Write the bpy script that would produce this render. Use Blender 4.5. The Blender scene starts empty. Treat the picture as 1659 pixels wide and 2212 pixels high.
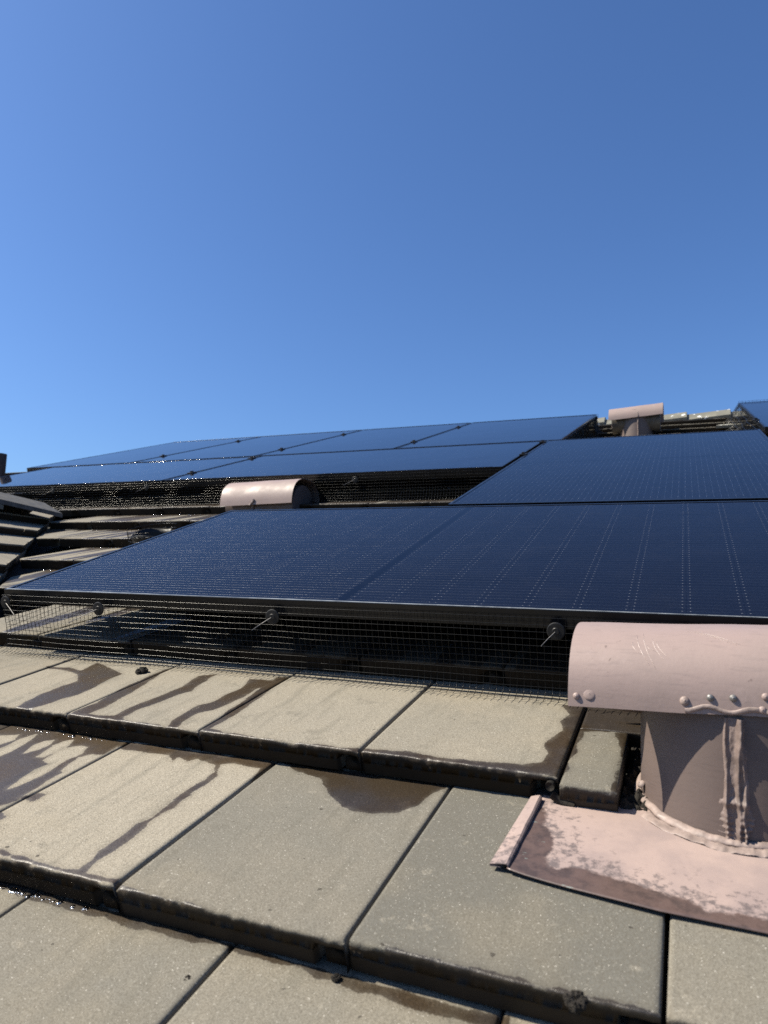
import bpy, math, random
import numpy as np
from mathutils import Matrix, Vector

sc = bpy.context.scene
COL = sc.collection
random.seed(7)
RNG = np.random.default_rng(11)

# ------------------------------------------------------------------ camera, sky, sun, exposure
PITCH = math.radians(18.4)          # roof pitch; roof coordinates are u (along the courses), v (up the slope), n (off the surface)
CP, SP = math.cos(PITCH), math.sin(PITCH)
RX = Matrix.Rotation(PITCH, 3, 'X')


def to_world(p):
    u, v, n = p
    return Vector((u, v * CP - n * SP, v * SP + n * CP))


cam_data = bpy.data.cameras.new('camera')
cam = bpy.data.objects.new('camera', cam_data)
COL.objects.link(cam)
sc.camera = cam
R_CAM = Matrix(((0.9208566978, 0.3789846910, -0.0916162980),
                (0.0148207364, 0.2007801610, 0.9795242072),
                (0.3896194141, -0.9033592480, 0.1792729239)))
M4 = (RX @ R_CAM.transposed()).to_4x4()
M4.translation = to_world((1.6189683946, -1.2365575783, 0.4354904525))
cam.matrix_world = M4
cam_data.sensor_fit = 'HORIZONTAL'
cam_data.sensor_width = 36.0
cam_data.lens = 36.0 * 1545.34 / 1659.0
cam_data.clip_start = 0.02
cam_data.clip_end = 2000.0
cam_data.dof.use_dof = True
cam_data.dof.focus_distance = 1.5
cam_data.dof.aperture_fstop = 9.0

SUN_ROOF = Vector((-0.632, -0.012, 0.77)).normalized()      # direction to the sun, roof frame
SUN = RX @ SUN_ROOF
SUN_EL = math.asin(SUN.z)
SUN_AZ = math.atan2(SUN.x, SUN.y)

world = bpy.data.worlds.new('World')
sc.world = world
world.use_nodes = True
wn = world.node_tree
sky = wn.nodes.new('ShaderNodeTexSky')
sky.sky_type = 'NISHITA'
sky.sun_disc = False
sky.sun_elevation = SUN_EL
sky.sun_rotation = SUN_AZ
sky.altitude = 100
sky.air_density = 1.0
sky.dust_density = 1.5
sky.ozone_density = 2.0
tint = wn.nodes.new('ShaderNodeMix')               # the camera's white balance leans to a deeper blue
tint.data_type, tint.blend_type = 'RGBA', 'MULTIPLY'
tint.inputs[0].default_value = 1.0
tint.inputs[7].default_value = (0.78, 1.12, 1.60, 1.0)
wn.links.new(sky.outputs[0], tint.inputs[6])
wn.links.new(tint.outputs[2], wn.nodes['Background'].inputs[0])
wn.nodes['Background'].inputs[1].default_value = 0.0505

sun_data = bpy.data.lights.new('sun', 'SUN')
sun_data.energy = 5.0
sun_data.angle = math.radians(0.53)
sun_data.color = (1.0, 0.92, 0.765)
sun = bpy.data.objects.new('sun', sun_data)
COL.objects.link(sun)
sun.rotation_euler = SUN.to_track_quat('Z', 'Y').to_euler()
sun.location = SUN * 30

sc.view_settings.view_transform = 'Standard'
sc.view_settings.look = 'None'
sc.view_settings.gamma = 1.0
sc.view_settings.use_curve_mapping = False
sc.view_settings.exposure = 0.98
sc.cycles.use_denoising = False
sc.cycles.sample_clamp_indirect = 6.0
sc.cycles.max_bounces = 8

# ------------------------------------------------------------------ helpers


def node(nt, kind, **kw):
    n = nt.nodes.new(kind)
    for k, v in kw.items():
        setattr(n, k, v)
    return n


ALBEDO = 0.69          # all base colours below are scaled by this, to suit the exposure


class NT:
    """A material's node tree with short ways to add maths."""

    def __init__(self, name):
        self.mat = bpy.data.materials.new(name)
        self.mat.use_nodes = True
        self.t = self.mat.node_tree
        self.b = self.t.nodes['Principled BSDF']

    def link(self, a, b):
        self.t.links.new(a, b)

    def set(self, sock, v):
        if hasattr(v, 'is_output') or hasattr(v, 'links'):
            self.link(v, sock)
        else:
            sock.default_value = v

    def m(self, op, a, b=None, c=None, clamp=False):
        n = node(self.t, 'ShaderNodeMath', operation=op, use_clamp=clamp)
        for i, v in enumerate((a, b, c)):
            if v is not None:
                self.set(n.inputs[i], v)
        return n.outputs[0]

    def vm(self, op, a, b=None, scale=None):
        n = node(self.t, 'ShaderNodeVectorMath', operation=op)
        self.set(n.inputs[0], a)
        if b is not None:
            self.set(n.inputs[1], b)
        if scale is not None:
            self.set(n.inputs[3], scale)
        return n.outputs[0]

    def smooth(self, v, lo, hi, a=0.0, b=1.0):
        n = node(self.t, 'ShaderNodeMapRange', interpolation_type='SMOOTHSTEP')
        self.set(n.inputs[0], v)
        for i, x in ((1, lo), (2, hi), (3, a), (4, b)):
            n.inputs[i].default_value = x
        return n.outputs[0]

    def mix(self, f, a, b):
        n = node(self.t, 'ShaderNodeMix', data_type='RGBA')
        self.set(n.inputs[0], f)
        for s, v in ((n.inputs[6], a), (n.inputs[7], b)):
            self.set(s, (*v, 1.0) if isinstance(v, tuple) and len(v) == 3 else v)
        return n.outputs[2]

    def noise(self, vec, scale, detail=2.0, rough=0.5, out=0, dim='3D'):
        n = node(self.t, 'ShaderNodeTexNoise', noise_dimensions=dim)
        if vec is not None:
            self.link(vec, n.inputs['Vector'])
        n.inputs['Scale'].default_value = scale
        n.inputs['Detail'].default_value = detail
        n.inputs['Roughness'].default_value = rough
        return n.outputs[out]

    def xyz(self, vec):
        n = node(self.t, 'ShaderNodeSeparateXYZ')
        self.link(vec, n.inputs[0])
        return n.outputs

    def comb(self, x, y, z):
        n = node(self.t, 'ShaderNodeCombineXYZ')
        for i, v in enumerate((x, y, z)):
            self.set(n.inputs[i], v)
        return n.outputs[0]

    def obj(self):
        return node(self.t, 'ShaderNodeTexCoord').outputs['Object']

    def rand(self):
        return node(self.t, 'ShaderNodeObjectInfo').outputs['Random']

    def attr(self, name):
        return node(self.t, 'ShaderNodeAttribute', attribute_name=name).outputs['Fac']

    def bump(self, h, strength, dist, normal=None):
        n = node(self.t, 'ShaderNodeBump')
        n.inputs['Strength'].default_value = strength
        n.inputs['Distance'].default_value = dist
        self.link(h, n.inputs['Height'])
        if normal is not None:
            self.link(normal, n.inputs['Normal'])
        return n.outputs[0]

    def out(self, **kw):
        for k, v in kw.items():
            s = self.b.inputs[k.replace('_', ' ')]
            if k == 'Base_Color' and self.mat.name != 'water_drop':
                v = tuple(x * ALBEDO for x in v) if isinstance(v, tuple) else self.vm('SCALE', v, scale=ALBEDO)
            if isinstance(v, tuple) and len(v) == 3:
                v = (*v, 1.0)
            self.set(s, v)
        return self.mat


class MB:
    """Collects vertices and faces, then links them as ONE mesh object."""

    def __init__(self):
        self.v, self.f, self.n, self.a = [], [], 0, []

    def add(self, verts, faces, attr=None):
        verts = np.asarray(verts, float).reshape(-1, 3)
        self.f.extend([tuple(i + self.n for i in q) for q in faces])
        self.v.append(verts)
        self.a.append(np.zeros(len(verts)) if attr is None else np.asarray(attr, float).ravel())
        self.n += len(verts)
        return self

    def grid(self, P, attr=None, flip=False, close=False):
        """P: rows x cols x 3"""
        r, c = P.shape[:2]
        i = np.arange(r * c).reshape(r, c)
        if close:
            i = np.hstack([i, i[:, :1]])
        q = np.stack([i[:-1, :-1], i[:-1, 1:], i[1:, 1:], i[1:, :-1]], -1).reshape(-1, 4)
        if flip:
            q = q[:, ::-1]
        return self.add(P.reshape(-1, 3), q.tolist(), attr)

    def box(self, lo, hi):
        (a, b, c), (d, e, f) = lo, hi
        v = [(a, b, c), (d, b, c), (d, e, c), (a, e, c), (a, b, f), (d, b, f), (d, e, f), (a, e, f)]
        return self.add(v, [(0, 3, 2, 1), (4, 5, 6, 7), (0, 1, 5, 4), (1, 2, 6, 5), (2, 3, 7, 6), (3, 0, 4, 7)])

    def tube(self, pts, r, sides=5, cap=True, ref=(0.31, 0.2, 0.93)):
        pts = np.asarray(pts, float)
        t = np.gradient(pts, axis=0)
        t /= np.linalg.norm(t, axis=1)[:, None] + 1e-12
        ref = np.asarray(ref, float)
        a = np.cross(t, ref)
        a /= np.linalg.norm(a, axis=1)[:, None] + 1e-12
        b = np.cross(t, a)
        th = np.linspace(0, 2 * np.pi, sides, endpoint=False)
        rr = np.broadcast_to(np.asarray(r, float), (len(pts),))[:, None, None]
        P = pts[:, None, :] + rr * (np.cos(th)[None, :, None] * a[:, None, :] + np.sin(th)[None, :, None] * b[:, None, :])
        base = self.n
        self.grid(P, close=True)
        if cap:
            self.f.append(tuple(base + k for k in range(sides)))
            self.f.append(tuple(base + (len(pts) - 1) * sides + k for k in range(sides - 1, -1, -1)))
        return self

    def build(self, name, mat, parent=None, loc=(0, 0, 0), rot=None, smooth=False, attr=None):
        me = bpy.data.meshes.new(name)
        V = np.concatenate(self.v)
        me.from_pydata(V.tolist(), [], self.f)
        me.update()
        if smooth:
            me.polygons.foreach_set('use_smooth', np.ones(len(me.polygons), bool))
        if attr:
            at = me.attributes.new(attr, 'FLOAT', 'POINT')
            at.data.foreach_set('value', np.concatenate(self.a).astype(np.float32))
        if mat:
            me.materials.append(mat)
        o = bpy.data.objects.new(name, me)
        COL.objects.link(o)
        o.location = loc
        if rot is not None:
            o.rotation_euler = rot
        if parent:
            o.parent = parent
        return o


def thing(name, label, cat, loc=(0, 0, 0), rot=(0, 0, 0), group=None):
    o = bpy.data.objects.new(name, None)
    COL.objects.link(o)
    o.location = loc
    o.rotation_euler = rot
    o.empty_display_size = 0.1
    tag(o, label, cat, group)
    return o


def tag(o, label, cat, group=None):
    o['label'] = label
    o['category'] = cat
    if group:
        o['group'] = group
    return o


def structure(o, label):
    o['kind'] = 'structure'
    o['label'] = label
    return o


ON_ROOF = (PITCH, 0, 0)


def vnoise(x, y, seed=0):
    """value noise, 0..1"""
    x = np.asarray(x, float) + seed * 17.31
    y = np.asarray(y, float) + seed * 5.77
    xi, yi = np.floor(x), np.floor(y)
    fx, fy = x - xi, y - yi
    fx, fy = fx * fx * (3 - 2 * fx), fy * fy * (3 - 2 * fy)

    def h(a, b):
        s = np.sin(a * 127.1 + b * 311.7 + seed * 74.7) * 43758.5453
        return s - np.floor(s)
    return (h(xi, yi) * (1 - fx) + h(xi + 1, yi) * fx) * (1 - fy) + (h(xi, yi + 1) * (1 - fx) + h(xi + 1, yi + 1) * fx) * fy


def fbm(x, y, seed=0, oct=3):
    s, a, t = 0, 0.5, 0
    for k in range(oct):
        s = s + a * vnoise(x * 2 ** k, y * 2 ** k, seed + k)
        t += a
        a *= 0.5
    return s / t


def poly_sd(px, py, poly):
    """signed distance to a polygon, positive inside"""
    P = np.asarray(poly, float)
    Q = np.roll(P, -1, axis=0)
    d = np.full(px.shape, 1e9)
    ins = np.zeros(px.shape, bool)
    for (ax, ay), (bx, by) in zip(P, Q):
        ex, ey = bx - ax, by - ay
        L = ex * ex + ey * ey + 1e-12
        t = np.clip(((px - ax) * ex + (py - ay) * ey) / L, 0, 1)
        d = np.minimum(d, (px - ax - t * ex) ** 2 + (py - ay - t * ey) ** 2)
        c = (ay > py) != (by > py)
        ins ^= c & (px < ex * (py - ay) / (ey if abs(ey) > 1e-9 else 1e-9) + ax)
    d = np.sqrt(d)
    return np.where(ins, d, -d)


WET = [
(1,1,[(0.194,-0.076),(0.264,-0.059),(0.317,-0.075),(0.302,-0.010),(0.375,-0.041),(0.438,-0.072),(0.440,-0.115),(0.450,-0.178),(0.455,-0.215),(0.441,-0.255),(0.436,-0.285),(0.429,-0.317),(0.392,-0.327),(0.381,-0.286),(0.370,-0.237),(0.367,-0.200),(0.372,-0.141),(0.328,-0.099),(0.282,-0.083)]),
(1,1,[(0.623,-0.038),(0.662,-0.016),(0.663,-0.058),(0.679,-0.133),(0.665,-0.159),(0.661,-0.210),(0.648,-0.254),(0.652,-0.291),(0.676,-0.321),(0.642,-0.319),(0.552,-0.319),(0.540,-0.299),(0.592,-0.302),(0.627,-0.292),(0.621,-0.248),(0.628,-0.205),(0.636,-0.160),(0.639,-0.113)]),
(1,1,[(0.752,-0.032),(0.815,-0.023),(0.821,-0.050),(0.804,-0.085),(0.809,-0.135),(0.802,-0.172),(0.791,-0.215),(0.776,-0.238),(0.778,-0.280),(0.792,-0.322),(0.766,-0.318),(0.753,-0.287),(0.746,-0.240),(0.748,-0.200),(0.762,-0.176),(0.764,-0.133),(0.770,-0.094),(0.767,-0.064)]),
(1,1,[(0.511,-0.026),(0.520,-0.005),(0.555,-0.150),(0.575,-0.261),(0.565,-0.315),(0.546,-0.333),(0.530,-0.293),(0.535,-0.244),(0.515,-0.161),(0.512,-0.088)]),
(1,1,[(0.531,-0.319),(0.597,-0.319),(0.693,-0.328),(0.771,-0.334),(0.847,-0.323),(0.835,-0.308),(0.793,-0.311),(0.695,-0.306),(0.597,-0.307),(0.524,-0.304)]),
(1,1,[(0.345,-0.310),(0.386,-0.312),(0.439,-0.309),(0.536,-0.323),(0.557,-0.342),(0.370,-0.330)]),
(1,1,[(0.845,-0.320),(0.910,-0.326),(1.002,-0.329),(1.147,-0.320),(1.133,-0.303),(1.034,-0.310),(0.946,-0.310),(0.876,-0.304),(0.842,-0.297)]),
(1,1,[(0.804,-0.005),(0.829,0.001),(0.848,-0.199),(0.848,-0.306),(0.838,-0.315),(0.822,-0.200)]),
(1,1,[(1.407,-0.021),(1.450,-0.010),(1.450,-0.312),(1.385,-0.316),(1.295,-0.315),(1.132,-0.324),(1.130,-0.301),(1.212,-0.291),(1.264,-0.298),(1.325,-0.295),(1.392,-0.286),(1.416,-0.270),(1.418,-0.240),(1.408,-0.206),(1.415,-0.165),(1.426,-0.141),(1.414,-0.102),(1.426,-0.065)]),
(1,1,[(1.440,-0.025),(1.544,0.003),(1.549,-0.106),(1.524,-0.103),(1.506,-0.098),(1.480,-0.100),(1.459,-0.111),(1.457,-0.153),(1.459,-0.191),(1.450,-0.230),(1.457,-0.254),(1.450,-0.289),(1.448,-0.328),(1.442,-0.315)]),
(1,1,[(1.502,-0.099),(1.527,-0.092),(1.530,-0.132),(1.525,-0.208),(1.525,-0.289),(1.526,-0.333),(1.520,-0.313),(1.518,-0.244),(1.520,-0.183),(1.516,-0.136)]),
(1,1,[(1.446,-0.325),(1.483,-0.324),(1.525,-0.326),(1.524,-0.315),(1.488,-0.314),(1.449,-0.308)]),
(0,1,[(0.251,-0.287),(0.670,-0.308),(0.652,-0.462),(0.663,-0.547),(0.647,-0.593)]),
(0,-1,[(0.376,-0.374),(0.394,-0.353),(0.424,-0.340),(0.436,-0.362),(0.430,-0.393),(0.413,-0.403)]),
(0,-1,[(0.444,-0.427),(0.453,-0.386),(0.449,-0.353),(0.459,-0.328),(0.473,-0.358),(0.486,-0.404),(0.484,-0.431),(0.473,-0.449)]),
(0,-1,[(0.513,-0.412),(0.501,-0.372),(0.504,-0.349),(0.518,-0.341),(0.527,-0.361),(0.529,-0.386),(0.520,-0.408)]),
(0,-1,[(0.551,-0.411),(0.536,-0.362),(0.544,-0.337),(0.554,-0.331),(0.567,-0.353),(0.568,-0.390),(0.567,-0.409)]),
(0,-1,[(0.615,-0.521),(0.598,-0.479),(0.594,-0.452),(0.600,-0.426),(0.577,-0.418),(0.572,-0.405),(0.574,-0.365),(0.588,-0.347),(0.609,-0.348),(0.624,-0.374),(0.620,-0.398),(0.618,-0.426),(0.625,-0.461),(0.621,-0.498)]),
(0,-1,[(0.645,-0.441),(0.634,-0.416),(0.626,-0.389),(0.641,-0.372),(0.662,-0.368),(0.669,-0.399),(0.665,-0.431),(0.658,-0.444)]),
(0,1,[(0.649,-0.307),(0.980,-0.303),(0.979,-0.322),(0.981,-0.367),(0.975,-0.374),(0.969,-0.348),(0.965,-0.336),(0.940,-0.332),(0.904,-0.333),(0.895,-0.341),(0.913,-0.378),(0.916,-0.412),(0.913,-0.437),(0.916,-0.479),(0.896,-0.470),(0.900,-0.425),(0.903,-0.395),(0.900,-0.369),(0.883,-0.346),(0.839,-0.329),(0.830,-0.348),(0.803,-0.339),(0.806,-0.358),(0.780,-0.333),(0.735,-0.336),(0.673,-0.338)]),
(0,1,[(0.896,-0.449),(0.917,-0.442),(0.919,-0.487),(0.911,-0.508),(0.917,-0.544),(0.919,-0.569),(0.920,-0.590),(0.919,-0.620),(0.919,-0.640),(0.925,-0.665),(0.908,-0.670),(0.909,-0.657),(0.907,-0.636),(0.899,-0.615),(0.902,-0.590),(0.900,-0.566),(0.896,-0.544),(0.905,-0.521),(0.900,-0.490)]),
(0,1,[(0.762,-0.654),(0.811,-0.659),(0.874,-0.660),(0.933,-0.662),(0.973,-0.657),(0.982,-0.666),(0.945,-0.673),(0.866,-0.671),(0.778,-0.666)]),
(0,1,[(0.650,-0.572),(0.674,-0.579),(0.694,-0.588),(0.693,-0.598),(0.683,-0.598)]),
(0,1,[(0.662,-0.533),(0.674,-0.513),(0.692,-0.512),(0.694,-0.535),(0.690,-0.540)]),
(0,1,[(0.975,-0.294),(1.290,-0.297),(1.267,-0.328),(1.258,-0.372),(1.236,-0.397),(1.200,-0.415),(1.155,-0.411),(1.114,-0.375),(1.076,-0.334),(1.026,-0.321)]),
(0,1,[(0.980,-0.664),(1.026,-0.668),(1.090,-0.668),(1.146,-0.671),(1.206,-0.672),(1.285,-0.670),(1.288,-0.675),(1.210,-0.678),(1.117,-0.674),(1.051,-0.674),(0.983,-0.671)]),
(0,1,[(1.328,-0.666),(1.353,-0.667),(1.402,-0.667),(1.470,-0.666),(1.533,-0.666),(1.592,-0.668),(1.593,-0.674),(1.514,-0.673),(1.331,-0.674)]),
(-1,1,[(0.715,-0.654),(0.809,-0.659),(0.963,-0.663),(1.117,-0.663),(1.324,-0.668),(1.455,-0.670),(1.458,-0.683),(1.414,-0.684),(1.368,-0.688),(1.330,-0.682),(1.306,-0.685),(1.284,-0.682),(1.255,-0.680),(1.225,-0.676),(1.205,-0.680),(1.179,-0.676),(1.157,-0.679),(1.125,-0.674),(1.094,-0.679),(1.071,-0.683),(1.034,-0.679),(1.003,-0.683),(0.964,-0.680),(0.935,-0.680),(0.903,-0.679),(0.877,-0.684),(0.838,-0.684),(0.797,-0.677),(0.748,-0.680)]),
]

# ------------------------------------------------------------------ materials


def mat_tile():
    n = NT('concrete_tile')
    oc, rnd = n.obj(), n.rand()
    off = n.vm('SCALE', n.comb(13.7, 7.1, 3.3), scale=n.m('MULTIPLY', rnd, 9.0))
    p = n.vm('ADD', oc, off)
    grain = n.noise(p, 620.0, 2.0, 0.6)
    grain2 = n.noise(p, 210.0, 3.0, 0.65)
    cloud = n.noise(p, 7.0, 3.0, 0.55)
    c = n.mix(n.smooth(cloud, 0.35, 0.68), (0.324, 0.286, 0.222), (0.258, 0.239, 0.196))
    c = n.mix(n.smooth(rnd, 0.1, 0.9, 0.0, 0.6), c, (0.242, 0.228, 0.193))
    gr = n.attr('green')
    c = n.mix(n.m('MAXIMUM', gr, 0.0), c, (0.166, 0.159, 0.136))
    c = n.mix(n.m('MAXIMUM', n.m('MULTIPLY', gr, -1.0), 0.0), c, (0.43, 0.383, 0.302))
    # weathering: warm blooms, grey wash marks down the slope, soot towards the tail
    c = n.mix(n.smooth(n.noise(p, 4.2, 4.0, 0.6), 0.50, 0.68, 0.0, 0.22), c, (0.38, 0.32, 0.22))
    wash = n.noise(n.vm('MULTIPLY', p, (38.0, 5.0, 5.0)), 1.0, 4.0, 0.6)
    c = n.mix(n.smooth(wash, 0.50, 0.72, 0.0, 0.42), c, (0.165, 0.155, 0.125))
    c = n.mix(n.smooth(n.noise(p, 17.0, 5.0, 0.7), 0.58, 0.70, 0.0, 0.38), c, (0.145, 0.135, 0.11))
    c = n.mix(n.smooth(n.noise(p, 23.0, 5.0, 0.7), 0.60, 0.68, 0.0, 0.30), c, (0.50, 0.45, 0.36))
    c = n.mix(n.smooth(grain, 0.36, 0.60, 0.62, 0.0), c, (0.115, 0.10, 0.075))
    c = n.mix(n.smooth(grain2, 0.58, 0.72, 0.0, 0.28), c, (0.46, 0.43, 0.36))
    c = n.mix(n.smooth(n.noise(p, 480.0, 1.0, 0.5), 0.70, 0.76, 0.0, 0.75), c, (0.72, 0.68, 0.60))
    pits = n.noise(p, 75.0, 1.0, 0.4)
    c = n.mix(n.smooth(pits, 0.785, 0.80, 0.0, 0.75), c, (0.045, 0.038, 0.03))
    pale = n.noise(p, 42.0, 2.0, 0.5)
    c = n.mix(n.smooth(pale, 0.74, 0.80, 0.0, 0.12), c, (0.46, 0.40, 0.34))
    edge = n.m('ADD', n.attr('wet'), n.m('MULTIPLY', n.m('SUBTRACT', n.noise(p, 260.0, 3.0, 0.6), 0.5), 0.006))
    wet = n.smooth(edge, -0.0012, 0.0014)
    tint = n.mix(n.smooth(n.noise(p, 11.0, 2.0), 0.4, 0.6), (0.175, 0.130, 0.088), (0.170, 0.146, 0.146))
    wc = node(n.t, 'ShaderNodeMix', data_type='RGBA', blend_type='MULTIPLY')
    wc.inputs[0].default_value = 1.0
    n.link(c, wc.inputs[6])
    n.link(tint, wc.inputs[7])
    damp = n.smooth(edge, -0.011, 0.002, 0.0, 0.22)
    inner = n.smooth(n.m('ADD', n.attr('wet'), n.m('MULTIPLY', n.m('SUBTRACT', n.noise(p, 34.0, 4.0, 0.6), 0.5), 0.03)), -0.004, 0.010, 0.82, 1.0)
    c = n.mix(n.m('MAXIMUM', damp, n.m('MULTIPLY', wet, inner)), c, wc.outputs[2])
    # the wet lower edge is darker, with its shade painted in too
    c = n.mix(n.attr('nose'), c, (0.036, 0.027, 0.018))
    h = n.m('ADD', n.m('MULTIPLY', grain, 0.6), n.m('MULTIPLY', grain2, 0.9))
    h = n.m('ADD', h, n.m('MULTIPLY', n.noise(p, 90.0, 3.0, 0.6), n.m('MULTIPLY', n.attr('nose'), 1.6)))
    dist = 0.0011
    nb = n.bump(h, 0.55, dist)
    rough = n.m('SUBTRACT', 0.92, n.m('MULTIPLY', wet, n.m('SUBTRACT', 0.50, n.m('MULTIPLY', n.attr('nose'), 0.42))))
    return n.out(Base_Color=c, Roughness=rough, Normal=nb, Specular_IOR_Level=n.m('MULTIPLY', n.m('MULTIPLY_ADD', wet, 0.25, 0.25), n.m('SUBTRACT', 1.0, n.m('MULTIPLY', n.attr('nose'), 0.85))))


def mat_simple(name, col, rough=0.5, metal=0.0, spec=0.5, var=0.0, scale=40.0, bump=0.0):
    n = NT(name)
    kw = dict(Roughness=rough, Metallic=metal, Specular_IOR_Level=spec)
    p = n.obj()
    if var:
        z = n.noise(p, scale, 4.0, 0.6)
        a = tuple(min(1, x * (1 + var)) for x in col)
        b = tuple(x * (1 - var) for x in col)
        kw['Base_Color'] = n.mix(n.smooth(z, 0.3, 0.7), a, b)
        kw['Roughness'] = n.smooth(n.noise(p, scale * 0.6, 3.0), 0.3, 0.7, rough * 0.8, min(1, rough * 1.2))
    else:
        kw['Base_Color'] = col
    if bump:
        kw['Normal'] = n.bump(n.noise(p, scale * 3, 3.0, 0.6), 0.5, bump)
    return n.out(**kw)


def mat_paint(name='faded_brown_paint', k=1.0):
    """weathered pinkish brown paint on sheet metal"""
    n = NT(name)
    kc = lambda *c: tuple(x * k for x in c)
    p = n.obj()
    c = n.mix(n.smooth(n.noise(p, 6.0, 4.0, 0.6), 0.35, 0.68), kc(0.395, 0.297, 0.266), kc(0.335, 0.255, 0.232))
    streak = n.noise(n.vm('MULTIPLY', p, (30.0, 30.0, 260.0)), 1.0, 4.0, 0.6)
    c = n.mix(n.smooth(streak, 0.5, 0.72, 0.0, 0.35), c, kc(0.245, 0.190, 0.178))
    c = n.mix(n.smooth(n.noise(p, 26.0, 5.0, 0.7), 0.60, 0.70, 0.0, 0.4), c, kc(0.43, 0.33, 0.305))
    c = n.mix(n.smooth(n.noise(p, 90.0, 3.0, 0.5), 0.70, 0.74, 0.0, 0.6), c, (0.16, 0.115, 0.10))
    h = n.m('ADD', n.noise(p, 22.0, 3.0, 0.5), n.m('MULTIPLY', n.noise(p, 180.0, 2.0), 0.25))
    return n.out(Base_Color=c, Roughness=n.smooth(n.noise(p, 12.0, 3.0), 0.3, 0.7, 0.42, 0.62), Normal=n.bump(h, 0.35, 0.0016),
                 Specular_IOR_Level=0.4)


def mat_flashing():
    """the same paint on the flashing, with grime (grime attribute) and mildew spots"""
    n = NT('stained_flashing_paint')
    p = n.obj()
    c = n.mix(n.smooth(n.noise(p, 14.0, 4.0, 0.6), 0.35, 0.65), (0.455, 0.345, 0.305), (0.37, 0.285, 0.262))
    g = n.attr('grime')
    spots = n.noise(p, 85.0, 5.0, 0.72)
    near = n.smooth(g, -0.055, 0.0, 0.0, 0.14)
    sp = n.smooth(n.m('ADD', spots, near), 0.56, 0.74)
    c = n.mix(n.m('MULTIPLY', sp, n.smooth(g, -0.085, -0.03, 0.12, 0.80)), c, (0.115, 0.095, 0.095))
    gg = n.smooth(n.m('ADD', g, n.m('MULTIPLY', n.m('SUBTRACT', n.noise(p, 130.0, 4.0, 0.65), 0.5), 0.014)), -0.0030, 0.0040)
    dark = n.mix(n.smooth(n.noise(p, 45.0, 4.0, 0.65), 0.4, 0.66), (0.125, 0.082, 0.070), (0.070, 0.049, 0.044))
    c = n.mix(n.m('MULTIPLY', gg, 0.94), c, dark)
    bare = n.smooth(n.m('ADD', n.noise(n.vm('MULTIPLY', p, (30.0, 80.0, 30.0)), 1.0, 3.0), n.m('MULTIPLY', g, 3.0)), 0.735, 0.76, 0.0, 0.8)
    c = n.mix(n.m('MULTIPLY', bare, gg), c, (0.21, 0.24, 0.22))
    return n.out(Base_Color=c, Roughness=n.m('SUBTRACT', 0.55, n.m('MULTIPLY', gg, 0.18)),
                 Normal=n.bump(n.noise(p, 60.0, 4.0, 0.6), 0.3, 0.0012))


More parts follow.
